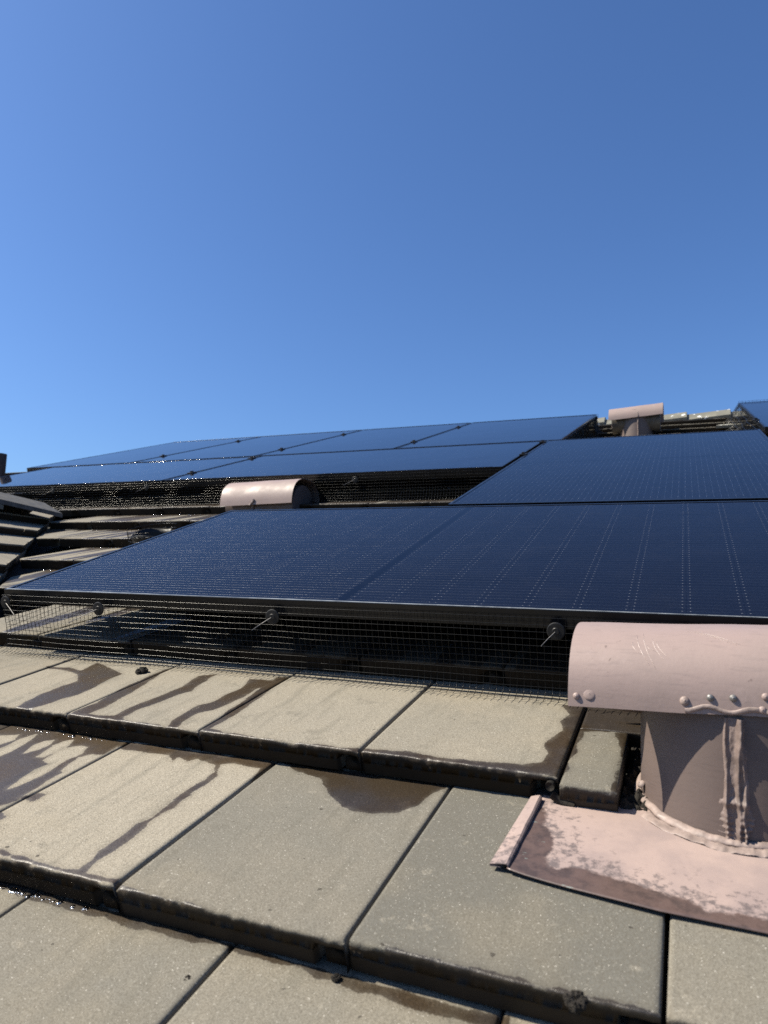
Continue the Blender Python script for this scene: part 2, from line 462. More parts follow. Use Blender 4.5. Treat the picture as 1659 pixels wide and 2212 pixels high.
def mat_glass(L, H, strength):
    """a half-cut cell laminate seen through coated glass; local x runs along the wires"""
    n = NT('solar_cells')
    p = n.obj()
    s = n.xyz(p)
    x, y = s[0], s[1]
    cell_x = 0.0925
    row = (H - 0.03) / 6.0
    wire_p = row / 9.0
    ax = n.m('SUBTRACT', n.m('ABSOLUTE', x), 0.012)                 # the two halves mirror about the centre gap
    yy = n.m('ADD', y, (H - 0.03) / 2)
    cx = n.m('DIVIDE', ax, cell_x)
    fx = n.m('MULTIPLY', n.m('SUBTRACT', n.m('FRACT', n.m('ADD', cx, 100.0)), 0.5), cell_x)     # metres from the cell centre
    gapx = n.m('SUBTRACT', cell_x / 2, n.m('ABSOLUTE', fx))          # metres from the nearest cell gap
    cy = n.m('DIVIDE', yy, row)
    fy = n.m('MULTIPLY', n.m('SUBTRACT', n.m('FRACT', n.m('ADD', cy, 100.0)), 0.5), row)
    gapy = n.m('SUBTRACT', row / 2, n.m('ABSOLUTE', fy))
    wy = n.m('DIVIDE', yy, wire_p)
    wf = n.m('MULTIPLY', n.m('SUBTRACT', n.m('FRACT', n.m('ADD', wy, 100.0)), 0.5), wire_p)     # metres from the wire's axis
    ids = n.comb(n.m('FLOOR', n.m('ADD', n.m('DIVIDE', x, cell_x), 100.0)), n.m('FLOOR', n.m('ADD', wy, 100.0)), n.m('MULTIPLY', n.rand(), 53.0))
    wn_ = node(n.t, 'ShaderNodeTexWhiteNoise', noise_dimensions='3D')
    n.link(ids, wn_.inputs[0])
    jit = n.xyz(wn_.outputs['Color'])
    inside = n.m('MULTIPLY', n.m('GREATER_THAN', gapx, 0.0005), n.m('GREATER_THAN', gapy, 0.0012))
    inside = n.m('MULTIPLY', inside, n.m('GREATER_THAN', ax, 0.0))
    edge = n.m('MULTIPLY', n.m('LESS_THAN', n.m('ABSOLUTE', x), L / 2 - 0.016), n.m('LESS_THAN', n.m('ABSOLUTE', y), H / 2 - 0.014))
    inside = n.m('MULTIPLY', inside, edge)
    edge0 = n.m('MULTIPLY', edge, n.m('GREATER_THAN', ax, -0.003))
    wire = n.m('MULTIPLY', n.m('LESS_THAN', n.m('ABSOLUTE', wf), 0.00042), edge0)
    pad = n.m('MULTIPLY', n.m('LESS_THAN', n.m('ABSOLUTE', wf), 0.0007),
              n.m('LESS_THAN', n.m('ABSOLUTE', n.m('SUBTRACT', gapx, 0.0065)), 0.0011))
    pad = n.m('MULTIPLY', n.m('MULTIPLY', pad, edge), n.m('GREATER_THAN', ax, 0.0))
    fing = n.m('MULTIPLY', n.m('LESS_THAN', n.m('ABSOLUTE', n.m('SUBTRACT', n.m('FRACT', n.m('MULTIPLY', x, 700.0)), 0.5)), 0.05), inside)
    cell = n.mix(n.smooth(n.noise(p, 5.0, 2.0), 0.3, 0.7), (0.0028, 0.0042, 0.012), (0.0036, 0.0054, 0.0145))
    c = n.mix(inside, (0.0024, 0.0035, 0.010), cell)
    c = n.mix(n.m('MULTIPLY', fing, 0.18), c, (0.16, 0.18, 0.24))
    mask = n.m('MAXIMUM', wire, pad)
    c = n.mix(n.m('MULTIPLY', pad, strength), c, (0.32, 0.34, 0.37))
    c = n.mix(n.m('MULTIPLY', wire, n.m('SUBTRACT', 1.0, pad)), c, (0.10 * strength, 0.105 * strength, 0.115 * strength))
    # a round wire: the normal swings across its width; each piece also sits at its own small tilt
    k = n.m('ADD', n.m('MULTIPLY', wf, 2100.0), n.m('MULTIPLY', n.m('SUBTRACT', jit[0], 0.5), 0.35))
    tx = n.m('MULTIPLY', n.m('SUBTRACT', jit[1], 0.5), 0.10)
    tilt = n.comb(n.m('MULTIPLY', tx, mask), n.m('MULTIPLY', k, mask), 1.0)
    vt = node(n.t, 'ShaderNodeVectorTransform', vector_type='NORMAL', convert_from='OBJECT', convert_to='WORLD')
    n.link(tilt, vt.inputs[0])
    nn = n.vm('NORMALIZE', vt.outputs[0])
    dust = n.noise(p, 3.0, 5.0, 0.65)
    smear = n.noise(n.vm('MULTIPLY', p, (9.0, 9.0, 9.0)), 1.0, 6.0, 0.75)
    scr = n.m('MULTIPLY', n.smooth(n.noise(n.vm('MULTIPLY', p, (60.0, 4.0, 1.0)), 1.0, 2.0, 0.5), 0.775, 0.80),
              n.smooth(n.noise(p, 6.0, 2.0), 0.55, 0.68))
    c = n.mix(n.m('MULTIPLY', scr, 0.12), c, (0.4, 0.42, 0.45))
    c = n.mix(n.smooth(smear, 0.45, 0.8, 0.001, 0.010), c, (0.45, 0.43, 0.40))
    ripple = n.bump(n.noise(p, 2.2, 3.0, 0.5), 0.06, 0.02)
    return n.out(Base_Color=c, Metallic=n.m('MULTIPLY', wire, n.m('SUBTRACT', 1.0, pad)), Roughness=n.mix(mask, (0.45, 0.45, 0.45), (0.42, 0.42, 0.42)), Normal=nn,
                 Specular_IOR_Level=n.m('MULTIPLY', mask, 0.4), Coat_Weight=0.74 if strength > 0.3 else 0.95, Coat_IOR=1.22, Coat_Normal=ripple,
                 Coat_Roughness=n.smooth(dust, 0.35, 0.7, 0.012, 0.05))


def mat_ridge():
    n = NT('ridge_tile_concrete')
    p = n.vm('ADD', n.obj(), n.vm('SCALE', n.comb(3.1, 8.7, 1.3), scale=n.m('MULTIPLY', n.rand(), 9.0)))
    c = n.mix(n.smooth(n.noise(p, 12.0, 3.0), 0.35, 0.65), (0.17, 0.165, 0.135), (0.23, 0.22, 0.175))
    c = n.mix(n.smooth(n.noise(p, 24.0, 2.0, 0.4), 0.65, 0.672), c, (0.85, 0.85, 0.83))
    return n.out(Base_Color=c, Roughness=0.9, Normal=n.bump(n.noise(p, 120.0, 3.0), 0.5, 0.002))


def mat_sheath():
    """dark coated wire with a satin shine"""
    n = NT('coated_wire')
    return n.out(Base_Color=(0.007, 0.007, 0.007), Roughness=0.30, Specular_IOR_Level=0.34, Metallic=0.0)


TILE = mat_tile()
PAINT = mat_paint()
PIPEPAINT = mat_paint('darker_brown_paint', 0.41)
FLASH = mat_flashing()
RIDGE = mat_ridge()
WIRE = mat_sheath()
FRAME = mat_simple('black_anodised_frame', (0.010, 0.0105, 0.012), 0.25, 0.0, 0.35, 0.25, 25.0)
PLASTIC = mat_simple('black_plastic', (0.010, 0.010, 0.011), 0.5, 0.0, 0.3, 0.2, 90.0)
LIP = mat_simple('pale_lip_sheen', (0.20, 0.215, 0.22), 0.35, 0.0, 0.6, 0.45, 30.0)  # pale colour standing in for sky reflected along the lip
STEEL = mat_simple('dull_steel', (0.26, 0.25, 0.24), 0.55, 0.6, 0.5, 0.2, 200.0)
CAULK = mat_simple('painted_sealant', (0.33, 0.255, 0.225), 0.6, 0.0, 0.4, 0.22, 60.0, 0.001)
SEAM = mat_simple('dirty_sealant', (0.205, 0.155, 0.138), 0.55, 0.0, 0.4, 0.25, 60.0, 0.001)
DECK = mat_simple('roofing_felt', (0.018, 0.017, 0.016), 0.95, 0.0, 0.3, 0.3, 30.0, 0.002)
DARK = mat_simple('vent_inside', (0.012, 0.010, 0.010), 0.8)
DIRT = mat_simple('black_dirt', (0.022, 0.018, 0.014), 0.95, 0.0, 0.3, 0.5, 300.0, 0.002)
SCRATCH = mat_simple('scratched_paint', (0.66, 0.54, 0.49), 0.6)
ARMPAINT = mat_simple('shaded_brown_paint', (0.10, 0.088, 0.075), 0.6, 0.0, 0.4, 0.2, 30.0)  # darkened so the shade under the far hood is in the colour
PIPEBROWN = mat_simple('brown_pipe_paint', (0.062, 0.034, 0.026), 0.5, 0.0, 0.5, 0.2, 20.0)
EARTH = mat_simple('dry_ground', (0.09, 0.08, 0.05), 0.95, 0.0, 0.3, 0.4, 0.15)
nw = NT('water_drop')
WATER = nw.out(Base_Color=(1.0, 1.0, 1.0), Roughness=0.08, Transmission_Weight=1.0, IOR=1.333)

# ------------------------------------------------------------------ roof: courses of thick flat concrete tiles
TW, EXPO, TILT, V0, NZ = 0.3081, 0.3588, 0.0431, -0.6709, -0.13
TT = 0.0405                       # tile thickness


def course_phase(k):
    return 0.5238 if k % 2 else 0.6699


def surf(k, v):
    return NZ - TILT * (v - (V0 + k * EXPO)) / EXPO


def valley_u(v):
    return -0.833 - 0.868 * (v - 0.72) + 0.025


def hip_u(v):
    return -4.95 + (v - 4.2) * 0.95


roof = thing('tiled_roof', 'weathered roof of thick flat concrete tiles with dark water streaks', 'roof', to_world((0, 0, 0)), ON_ROOF)


def tile_mesh(mb, width, k_wet, u0, v0, fine, length=0.425, wet_fn=None, clampu=None, clampend=None, notch=True, nose_dark=1.0, seed=0,
              green=0.0, z0=0.0, yaw=0.0, bank=0.0):
    """one tile in its own frame: x across, y up the slope from the nose, z off the slope"""
    g = 0.0016
    step = fine
    xs = np.concatenate([[g, g + 0.0004, g + 0.003], np.arange(g + 0.006, width - g - 0.006, step), [width - g - 0.003, width - g - 0.0004, width - g]])
    dx = np.zeros_like(xs)
    dx[0], dx[1] = TT, 0.0022
    dx[-1], dx[-2] = TT, 0.0022
    ys = np.concatenate([[0.0, 0.0, 0.0, 0.0002, 0.0010, 0.003], np.arange(0.006, length, step), [length]])
    dy = np.zeros_like(ys)
    low = TT * 0.5
    dy[:6] = [TT, low, 0.009, 0.0032, 0.0009, 0.0001]
    if step < 0.012:
        ys = np.concatenate([np.zeros(6), ys[1:]])
        dy = np.concatenate([[TT, TT * 0.9, TT * 0.78, TT * 0.66, TT * 0.58, TT * 0.48], dy[1:]])
    X, Y = np.meshgrid(xs, ys)
    DX, DY = np.meshgrid(dx, dy)
    D = np.maximum(DX, DY)
    Z = -D
    rr = np.clip(1 - Y / 0.02, 0, 1)
    nz = fbm((X + u0) * 90, (Y + v0 - Z) * 90, 3 + seed % 7, 3) - 0.5
    Y = Y + rr * (nz * 0.0040 * np.exp(-D / 0.010) + (fbm((X + u0) * 230, Z * 230 + v0, 15, 2) - 0.5) * 0.0012 + (fbm((X + u0) * 14, v0 + Z * 0, 5, 2) - 0.5) * 0.004) + np.where(Y < 0.003, D * 0.14, 0)
    Z = Z + np.where(D < 0.012, (fbm((X + u0) * 60, (Y + v0) * 60, 9, 2) - 0.5) * 0.0022 * np.exp(-Y / 0.012), 0)
    if step < 0.005:
        cr = np.random.default_rng(seed + 700)
        for q in range(7):                     # chips along the exposed edge and corners
            xc = cr.choice([0.004, width - 0.004]) if q < 2 else cr.random() * width
            rc, dc = 0.003 + 0.008 * cr.random() ** 2, 0.0008 + 0.0020 * cr.random()
            wob = 0.6 + 0.8 * vnoise((X + u0) * 260, (Y + v0) * 260, q)
            fall = np.exp(-((X - xc) ** 2 + (Y * 1.4) ** 2) / (rc * wob) ** 2)
            Z = Z - dc * fall * (D < 0.012)
            Y = Y + 0.8 * dc * fall * (Y < 0.012) * np.exp(-D / 0.010)
    Z = Z + np.where(D < 0.001, (fbm((X + u0) * 9, (Y + v0) * 9, 21, 2) - 0.5) * 0.0012, 0)
    if notch:
        nm = (X > width - 0.040) & (Z < -TT * 0.44) & (X < width - 0.002)
        Y = np.where(nm & (Y < 0.02), Y + 0.035, Y)
    if wet_fn is not None:
        wet = wet_fn(X + u0, Y + v0)
    else:
        wet = np.full(X.shape, -0.03)
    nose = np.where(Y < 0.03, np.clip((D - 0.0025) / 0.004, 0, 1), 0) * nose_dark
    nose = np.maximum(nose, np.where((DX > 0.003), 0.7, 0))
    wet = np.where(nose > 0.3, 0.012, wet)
    if clampu is not None:
        X = np.maximum(X, clampu(Y + v0) - u0)
    if clampend is not None:
        X, Y = clampend(X, Y)
    # pitch of the tile: its tail rests on the tile below
    Z = Z - TILT / EXPO * Y + z0 + bank * (X - width / 2)
    X = X + yaw * Y
    P = np.stack([X, Y, Z], -1)
    mb.grid(P, attr=wet)
    mb.nose = getattr(mb, 'nose', []) + [nose.ravel()]
    mb.green = getattr(mb, 'green', []) + [np.full(X.size, green)]
    # the underlock lip that runs under the neighbour's edge
    if notch and clampend is None and clampu is None:
        n0 = mb.n
        a, b, y0_, y1_ = -0.031, 0.004, 0.008, length - 0.05
        zt, zb = -TT * 0.60, -TT * 0.97
        sl = TILT / EXPO
        vs = [(a, y0_, zb - sl * y0_), (b, y0_, zb - sl * y0_), (b, y0_, zt - sl * y0_), (a + 0.014, y0_, zt - sl * y0_), (a + 0.010, y0_, zt + 0.006 - sl * y0_),
              (a + 0.003, y0_, zt + 0.006 - sl * y0_), (a, y0_, zt - sl * y0_)]
        m = len(vs)
        vs = vs + [(x, y1_, z - sl * (y1_ - y0_)) for x, y, z in vs]
        fs = [tuple(range(m))[::-1]] + [(i, (i + 1) % m, m + (i + 1) % m, m + i) for i in range(m)]
        mb.add(vs, fs, attr=np.full(2 * m, 0.012))
        mb.nose.append(np.ones(2 * m))
        mb.green.append(np.zeros(2 * m))
    return mb


def finish_tile(mb, name, parent, loc, smooth=True):
    o = mb.build(name, TILE, parent, loc, smooth=smooth, attr='wet')
    for nm in ('nose', 'green'):
        at = o.data.attributes.new(nm, 'FLOAT', 'POINT')
        at.data.foreach_set('value', np.concatenate(getattr(mb, nm)).astype(np.float32))
    return o


def wet_near(k):
    polys = [(s, p) for kk, s, p in WET if kk == k]

    def fn(U, V):
        w = np.full(U.shape, -0.03)
        for s, p in polys:
            P = np.asarray(p)
            if P[:, 0].max() < U.min() - 0.05 or P[:, 0].min() > U.max() + 0.05:
                continue
            sd = poly_sd(U, V, p)
            w = np.maximum(w, sd) if s > 0 else np.minimum(w, -sd)
        w = w + (fbm(U * 55, V * 30, 4, 3) - 0.5) * 0.010
        return np.clip(w, -0.03, 0.03)
    return fn


def wet_streaks(k, amount):
    def fn(U, V):
        r = (V - (V0 + k * EXPO)) / EXPO
        w = fbm(U * 16 + k * 3.3 + 0.25 * fbm(U * 3, V * 5, 8, 2), V * 1.7 + k * 7.7, 12, 3) - 0.5
        w2 = fbm(U * 46, V * 3.0, 31 + k, 2) - 0.5
        a = w + 0.45 * w2 + amount + 0.10 * (r - 0.5)
        a = np.maximum(a, (r - 0.90 + 0.05 * w2 * 4) * 1.5)
        return np.clip(a * 0.12, -0.03, 0.03)
    return fn


def add_tile(k, i, fine, wet_fn, label=None, green=0.0, clampu=None, notch=True, nose_dark=1.0, panel_shade=0.0):
    u = course_phase(k) + i * TW
    v = V0 + k * EXPO
    mb = MB()
    jit = (RNG.random(4) - 0.5)
    tile_mesh(mb, TW - 0.001, k, u, v, fine, wet_fn=wet_fn, seed=int(k * 31 + i) % 97, green=green, clampu=clampu, notch=notch,
              z0=jit[0] * 0.002, yaw=jit[2] * 0.004, bank=jit[3] * 0.006, nose_dark=nose_dark)
    mb.nose = [np.maximum(a, panel_shade) for a in mb.nose]  # darkens the whole tile: shade below the near panel painted into its colour
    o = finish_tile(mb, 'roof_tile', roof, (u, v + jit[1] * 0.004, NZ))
    if label:
        o['label'] = label
    return o


# near courses, tile by tile (the first index is the course: 0 is the large one across the foreground)
near_labels = {
    (0, -1): 'tile soaked dark with pale dry fingers', (0, 0): 'sandy tile with one long dark trickle', (0, 1): 'grey tile with a rounded brown damp patch',
    (0, 2): 'broad greenish grey dry tile', (1, -1): 'tile under the mesh foot with a wide wet runnel', (1, 0): 'tile with two parallel wet streaks',
    (1, 1): 'dry sandy tile with a damp rim', (1, 2): 'tile with a dark wet right edge'}
for k in (-2, -1, 0, 1, 2):
    ph = course_phase(k)
    for i in range(-4, 7):
        u = ph + i * TW
        if u + TW < -0.15 or u > 2.35:
            continue
        if k == 1 and i >= 3:
            continue
        if k == 2 and u > 1.9:
            continue
        if k == -2 and (u > 2.0 or u < 0.6):
            continue
        fn = wet_near(k) if k < 2 else wet_streaks(2, 0.18 if u > 0.5 else -0.10)
        gr = {(0, -1): -0.9, (0, 0): -0.9, (1, -1): -0.5, (1, 0): -0.5, (1, 1): -0.6, (1, 2): -0.35, (0, 1): 0.35, (0, 2): 0.95, (0, 3): 0.3, (-1, 1): 0.2, (-1, 2): 0.1}.get((k, i), 0.0)
        seen = (k in (-1, 0, 1)) and 0.0 < u + TW and u < 1.75
        add_tile(k, i, 0.0035 if seen else 0.012, fn, near_labels.get((k, i)), gr, clampu=valley_u if u < valley_u(V0 + k * EXPO) + 0.2 else None,
                 nose_dark=1.0 if not (k == 0 and i >= 1) else 0.75, panel_shade=0.72 if k == 2 and u > 0.25 else 0.0)
# the tile cut short beside the vent pipe
mb = MB()
tile_mesh(mb, 0.080, 1, 1.448, V0 + EXPO, 0.0032, length=0.215, wet_fn=wet_near(1), notch=False, nose_dark=0.55, seed=5, green=0.7, z0=-0.004)
o = finish_tile(mb, 'cut_tile', roof, (1.4485, V0 + EXPO - 0.014, NZ))
o['label'] = 'short cut piece of tile left beside the vent pipe'
mb = MB()
tile_mesh(mb, TW, 1, 1.4485, V0 + EXPO + 0.22, 0.012, length=0.2, notch=False, wet_fn=lambda U, V: np.full(U.shape, 0.02), nose_dark=1.0, seed=9)
finish_tile(mb, 'roof_tile', roof, (1.4485, V0 + EXPO + 0.205, surf(1, V0 + EXPO + 0.205) - 0.006))
mb = MB()
tile_mesh(mb, TW, 1, 1.85, V0 + EXPO, 0.010, wet_fn=None, notch=False, seed=15)
finish_tile(mb, 'roof_tile', roof, (1.86, V0 + EXPO, NZ))

# courses beyond the near panel, left of it, down to the valley
for k in range(3, 8):
    v = V0 + k * EXPO
    ph = course_phase(k)
    for i in range(-9, 1):
        u = ph + i * TW
        if u + TW < valley_u(v) + 0.02 or u > {3: -0.3, 4: -0.1, 5: 0.0, 6: 0.25, 7: 1.0}[k]:
            continue
        add_tile(k, i, 0.012, wet_streaks(k, {3: -0.10, 4: -0.05, 5: 0.01, 6: 0.03, 7: 0.25}[k]),
                 clampu=valley_u if u < valley_u(v + 0.4) + 0.25 + 0.4 else None)
# courses by the far ridge between the two upper arrays
for k in range(13, 17):
    ph = course_phase(k)
    for i in range(1, 5):
        add_tile(k, i, 0.02, wet_streaks(k, -0.2))

# all the tiles that lie hidden under the arrays, and the rest of the slope
mb = MB()
mb.nose, mb.green = [], []
for k in range(-4, 18):
    ph = course_phase(k)
    v = V0 + k * EXPO
    for i in range(-30, 14):
        u = ph + i * TW
        if v < 1.6 and u + TW < valley_u(v) + 0.02:
            continue
        near = k in (-2, -1, 0, 1, 2) and u + TW >= -0.15 and u <= 2.35
        if u + TW < hip_u(v):
            continue
        if near and not (k == 2 and u > 1.9) and not (k == -2 and (u > 2.0 or u < 0.6)):
            continue
        if 3 <= k < 8 and u + TW >= valley_u(v) + 0.02 and u <= {3: -0.3, 4: -0.1, 5: 0.0, 6: 0.25, 7: 1.0}[k] and i < 1:
            continue
        if 13 <= k < 17 and 1 <= i < 5:
            continue
        t = MB()
        ws = wet_streaks(k, 0.02)
        tile_mesh(t, TW - 0.001, k, u, v, 0.10, wet_fn=ws, notch=False, seed=(k * 13 + i) % 50,
                  clampu=valley_u if (v < 1.6 and u < valley_u(v + 0.4) + 0.6) else (hip_u if u < hip_u(v + 0.4) else None))
        V = np.concatenate(t.v) + np.array([u, v, NZ])
        mb.add(V, t.f, np.concatenate(t.a))
        mb.nose += [np.maximum(a, 0.6) for a in t.nose] if 2 <= k <= 5 and 0.2 < u < 1.65 else t.nose  # same painted shade for the merged tiles below the near panel
        mb.green += t.green
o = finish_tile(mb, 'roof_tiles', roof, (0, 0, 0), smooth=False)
o['kind'] = 'stuff'
V_RIDGE = V0 + 17.35 * EXPO
# underlay, with the ridge and the slope beyond it
mb = MB()
mb.add([(-7, -2.4, -0.235), (9, -2.4, -0.235), (9, V_RIDGE + 0.05, -0.235), (hip_u(V_RIDGE), V_RIDGE + 0.05, -0.235), (hip_u(1.9), 1.9, -0.235)],
       [(0, 1, 2, 3, 4)])
mb.build('underlay', DECK, roof)
c2, s2 = math.cos(2 * PITCH), math.sin(2 * PITCH)
mb = MB()
mb.add([(hip_u(V_RIDGE), V_RIDGE + 0.05, -0.15), (9, V_RIDGE + 0.05, -0.15), (9, V_RIDGE + 0.05 + 6 * c2, -0.15 - 6 * s2), (-5.5, V_RIDGE + 0.05 + 6 * c2, -0.15 - 6 * s2)], [(0, 1, 2, 3)])
mb.build('back_slope', RIDGE, roof)
# ridge caps
for j in range(-14, 6):
    u0 = 1.60 + (j - 1) * 0.34
    mb = MB()
    pr = [(-0.115, -0.030), (-0.02, 0.0), (0.0, 0.004), (0.02, 0.0), (0.12 * c2, -0.045 - 0.07)]
    top = np.array(pr)
    bot = top + np.array([0, -0.022])
    ring = np.concatenate([top, bot[::-1]])
    lift0, lift1 = 0.0, 0.026
    sec = []
    for uu, lf in ((0.0, lift0), (0.02, lift0 + 0.001), (0.37, lift1), (0.375, lift1 - 0.004)):
        sec.append([(uu, a, b + lf) for a, b in ring])
    P = np.array(sec)
    mb.grid(P, close=True)
    m = len(ring)
    mb.f.append(tuple(range(m)))
    mb.f.append(tuple(3 * m + q for q in range(m - 1, -1, -1)))
    mb.build('ridge_tile', RIDGE, roof, (u0, V_RIDGE, -0.098))
# a broken corner of tile lying near the ridge
mb = MB()
mb.add([(0, 0, 0), (0.16, 0.01, 0), (0.19, 0.05, 0), (0.10, 0.09, 0), (0.02, 0.07, 0), (0, 0, -.02), (0.16, 0.01, -.02), (0.19, 0.05, -.02), (0.10, 0.09, -.02), (0.02, 0.07, -.02)],
       [(0, 1, 2, 3, 4), (9, 8, 7, 6, 5)] + [(i, 5 + i, 5 + (i + 1) % 5, (i + 1) % 5) for i in range(5)])
o = mb.build('tile_fragment', RIDGE, None, to_world((1.83, V0 + 15 * EXPO - 0.05, -0.118)), ON_ROOF)
tag(o, 'pale broken tile fragment lying near the ridge beside the right hand mesh', 'tile fragment')

# ---- the small cross gable whose side slope runs down into the valley
YAX, GDOWN = Vector((0, 1, 0)), Vector((CP, 0, -SP))          # along its ridge, down its slope
GN = Vector((SP, 0, CP))
GROT = Matrix((GDOWN.cross(GN) * -1, GDOWN * -1, GN)).transposed()
# tile frame: x along -(ridge), y up the slope, z off the slope
gx = YAX.copy()
gy = -GDOWN
GROT = Matrix(((gx.x, gy.x, GN.x), (gx.y, gy.y, GN.y), (gx.z, gy.z, GN.z)))
if GROT.determinant() < 0:
    gx = -gx
    GROT = Matrix(((gx.x, gy.x, GN.x), (gx.y, gy.y, GN.y), (gx.z, gy.z, GN.z)))
gable = thing('cross_gable', 'small tiled cross gable whose courses run into the valley on the left', 'roof', (-1.6, 0.4, 0.375), (0, 0, 0))


def gable_cut(x0, y0):
    def fn(X, Y):
        # local x runs along gx; keep the tile short of the valley line y <= -0.17 - 1.085 x
        wx = x0 + gy.x * Y
        lim = -0.17 - 1.09 * wx
        wy = y0 + gx.y * X
        d = np.maximum(wy - lim, 0)
        return X - d * gx.y, Y
    return fn


for c in range(-1, 7):
    wx = -1.24 + c * 0.281
    wz = -0.138 - 0.333 * wx
    for j in range(0, 9):
        ystart = -0.17 - 1.09 * (wx - 0.41) - (j + 0.0) * TW - (0.15 if c % 2 else 0.0) + 0.1
        x_ = ystart if gx.y < 0 else ystart - TW
        if x_ - TW > -0.17 - 1.09 * (wx - 0.41):
            continue
        mb = MB()
        tile_mesh(mb, TW - 0.001, 1, j * 0.31 + 5, c * 0.36, 0.014, wet_fn=None, notch=False, nose_dark=0.8, seed=c * 5 + j, clampend=gable_cut(wx, x_),
                  green=-0.35)
        P = np.concatenate(mb.v)
        if P[:, 0].max() - P[:, 0].min() < 0.03:
            continue
        o = finish_tile(mb, 'roof_tile', gable, (0, 0, 0))
        o.matrix_local = Matrix.Translation(Vector((wx, x_, wz)) - Vector((-1.6, 0.4, 0.375))) @ GROT.to_4x4()
for j in range(4):
    mb = MB()
    top = np.array([(-0.16, -0.062), (-0.02, 0.0), (0.0, 0.004), (0.02, 0.0), (0.155, -0.060)])
    ring = np.concatenate([top, (top + [0, -0.022])[::-1]])
    sec = [[(a, yy, b + lf) for a, b in ring] for yy, lf in ((0.0, 0.024), (0.006, 0.028), (0.42, 0.0), (0.425, -0.002))]
    mb.grid(np.array(sec), close=True)
    m = len(ring)
    mb.f.append(tuple(range(m)))
    mb.f.append(tuple(3 * m + q for q in range(m - 1, -1, -1)))
    mb.build('ridge_tile', RIDGE if j else mat_simple('grey_cap_concrete', (0.115, 0.112, 0.108), 0.85, 0.0, 0.4, 0.25, 30.0, 0.001), gable,
             (0.0, 0.685 - j * 0.36, 0.083))
mb = MB()
for s in (1, -1):
    mb.add([(0, -3.0, 0.0), (0, 2.0, 0.0), (s * 3.2, 2.0, -3.2 * 0.333), (s * 3.2, -3.0, -3.2 * 0.333)], [(0, 1, 2, 3)])
mb.build('underlay', DECK, gable, (0, 0, -0.10))

# ground far below
mb = MB()
mb.add([(-900, -900, 0), (900, -900, 0), (900, 900, 0), (-900, 900, 0)], [(0, 1, 2, 3)])
structure(mb.build('ground', EARTH, None, (0, 0, -4.2)), 'dry ground far below the roof')

# ------------------------------------------------------------------ solar panels
GLASS = {}
PANEL_T = 0.036


def solar_panel(label, u0, u1, v0, v1, along, clamps=(), dz=0.0):
    w, h = u1 - u0, v1 - v0
    t = thing('solar_panel', label, 'solar panel', to_world(((u0 + u1) / 2, (v0 + v1) / 2, dz)), ON_ROOF, 'black framed solar panels on the roof')
    fw = 0.011
    a, b = w / 2, h / 2
    mb = MB()
    for lo, hi in (((-a, -b, -PANEL_T), (a, -b + fw, 0)), ((-a, b - fw, -PANEL_T), (a, b, 0)),
                   ((-a, -b + fw, -PANEL_T), (-a + fw, b - fw, 0)), ((a - fw, -b + fw, -PANEL_T), (a, b - fw, 0))):
        mb.box(lo, hi)
    f = mb.build('frame', FRAME, t)
    bv = f.modifiers.new('edge', 'BEVEL')
    bv.width = 0.0009
    bv.segments = 2
    mb = MB()
    mb.box((-a + fw + 0.0003, -b + fw + 0.0003, -0.0060), (a - fw - 0.0003, b - fw - 0.0003, -0.0016))
    if along == 'u':
        L, H, rot = w, h, (0, 0, 0)
    else:
        L, H, rot = h, w, (0, 0, math.pi / 2)
        mb = MB()
        mb.box((-b + fw + 0.0003, -a + fw + 0.0003, -0.0060), (b - fw - 0.0003, a - fw - 0.0003, -0.0016))
    key = (round(L, 2), round(H, 2), 0.85 if v0 < 1.5 else 0.22)
    if key not in GLASS:
        GLASS[key] = mat_glass(L, H, key[2])
    mb.build('glass', GLASS[key], t, (0, 0, 0), rot)
    for cu, cv, ax in clamps:
        mb = MB()
        x, y = cu - (u0 + u1) / 2, cv - (v0 + v1) / 2
        hx, hy = (0.018, 0.026) if ax == 'u' else (0.026, 0.018)
        mb.box((x - hx, y - hy, 0.0005), (x + hx, y + hy, 0.005))
        mb.box((x - 0.008, y - 0.008, 0.005), (x + 0.008, y + 0.008, 0.013))
        c = mb.build('clamp', PLASTIC, t)
        m = c.modifiers.new('edge', 'BEVEL')
        m.width = 0.0015
        m.segments = 2
    return t


near_panel = solar_panel('nearest solar panel, its front edge above the mesh and the large vent', -0.005, 1.918, 0.018, 1.042, 'u')
us = np.linspace(-0.955, 0.955, 320)                    # pale strip that paints the sky's sheen on its front lip
ww = 0.0062 * np.clip(1.25 - 0.9 * fbm((us + 1) * 5, us * 0, 4, 3), 0.35, 1.0) * np.clip(1.25 - 0.42 * (us + 0.95), 0.45, 1.0)
mb = MB()
mb.grid(np.stack([np.stack([us, np.full(320, -0.5105), np.full(320, 0.0003)], -1), np.stack([us, -0.5105 + ww, np.full(320, 0.0005)], -1)], 0))
mb.build('water_sheen_film', LIP, near_panel)
solar_panel('upright solar panel behind the nearest one, on the right below the far vent', 0.862, 1.985, 1.078, 3.072, 'v')
solar_panel('long solar panel behind the low pink vent, touching the upright panel', -1.108, 0.838, 1.990, 3.050, 'u',
            [(0.850, 2.42, 'u'), (0.850, 2.98, 'u'), (-1.118, 2.26, 'u'), (-1.118, 2.92, 'u')])
solar_panel('long solar panel at the far left whose top corner meets the sky', -3.070, -1.128, 1.990, 3.040, 'u')
R4 = [-3.44, -2.32, -1.20, -0.13, 0.95]
r4_labels = ['leftmost panel of the top row, its side edge sloping up from the brown pipe',
             'second panel from the left in the top row against the sky', 'third panel from the left in the top row against the sky',
             'rightmost panel of the top row, ending beside the far vent']
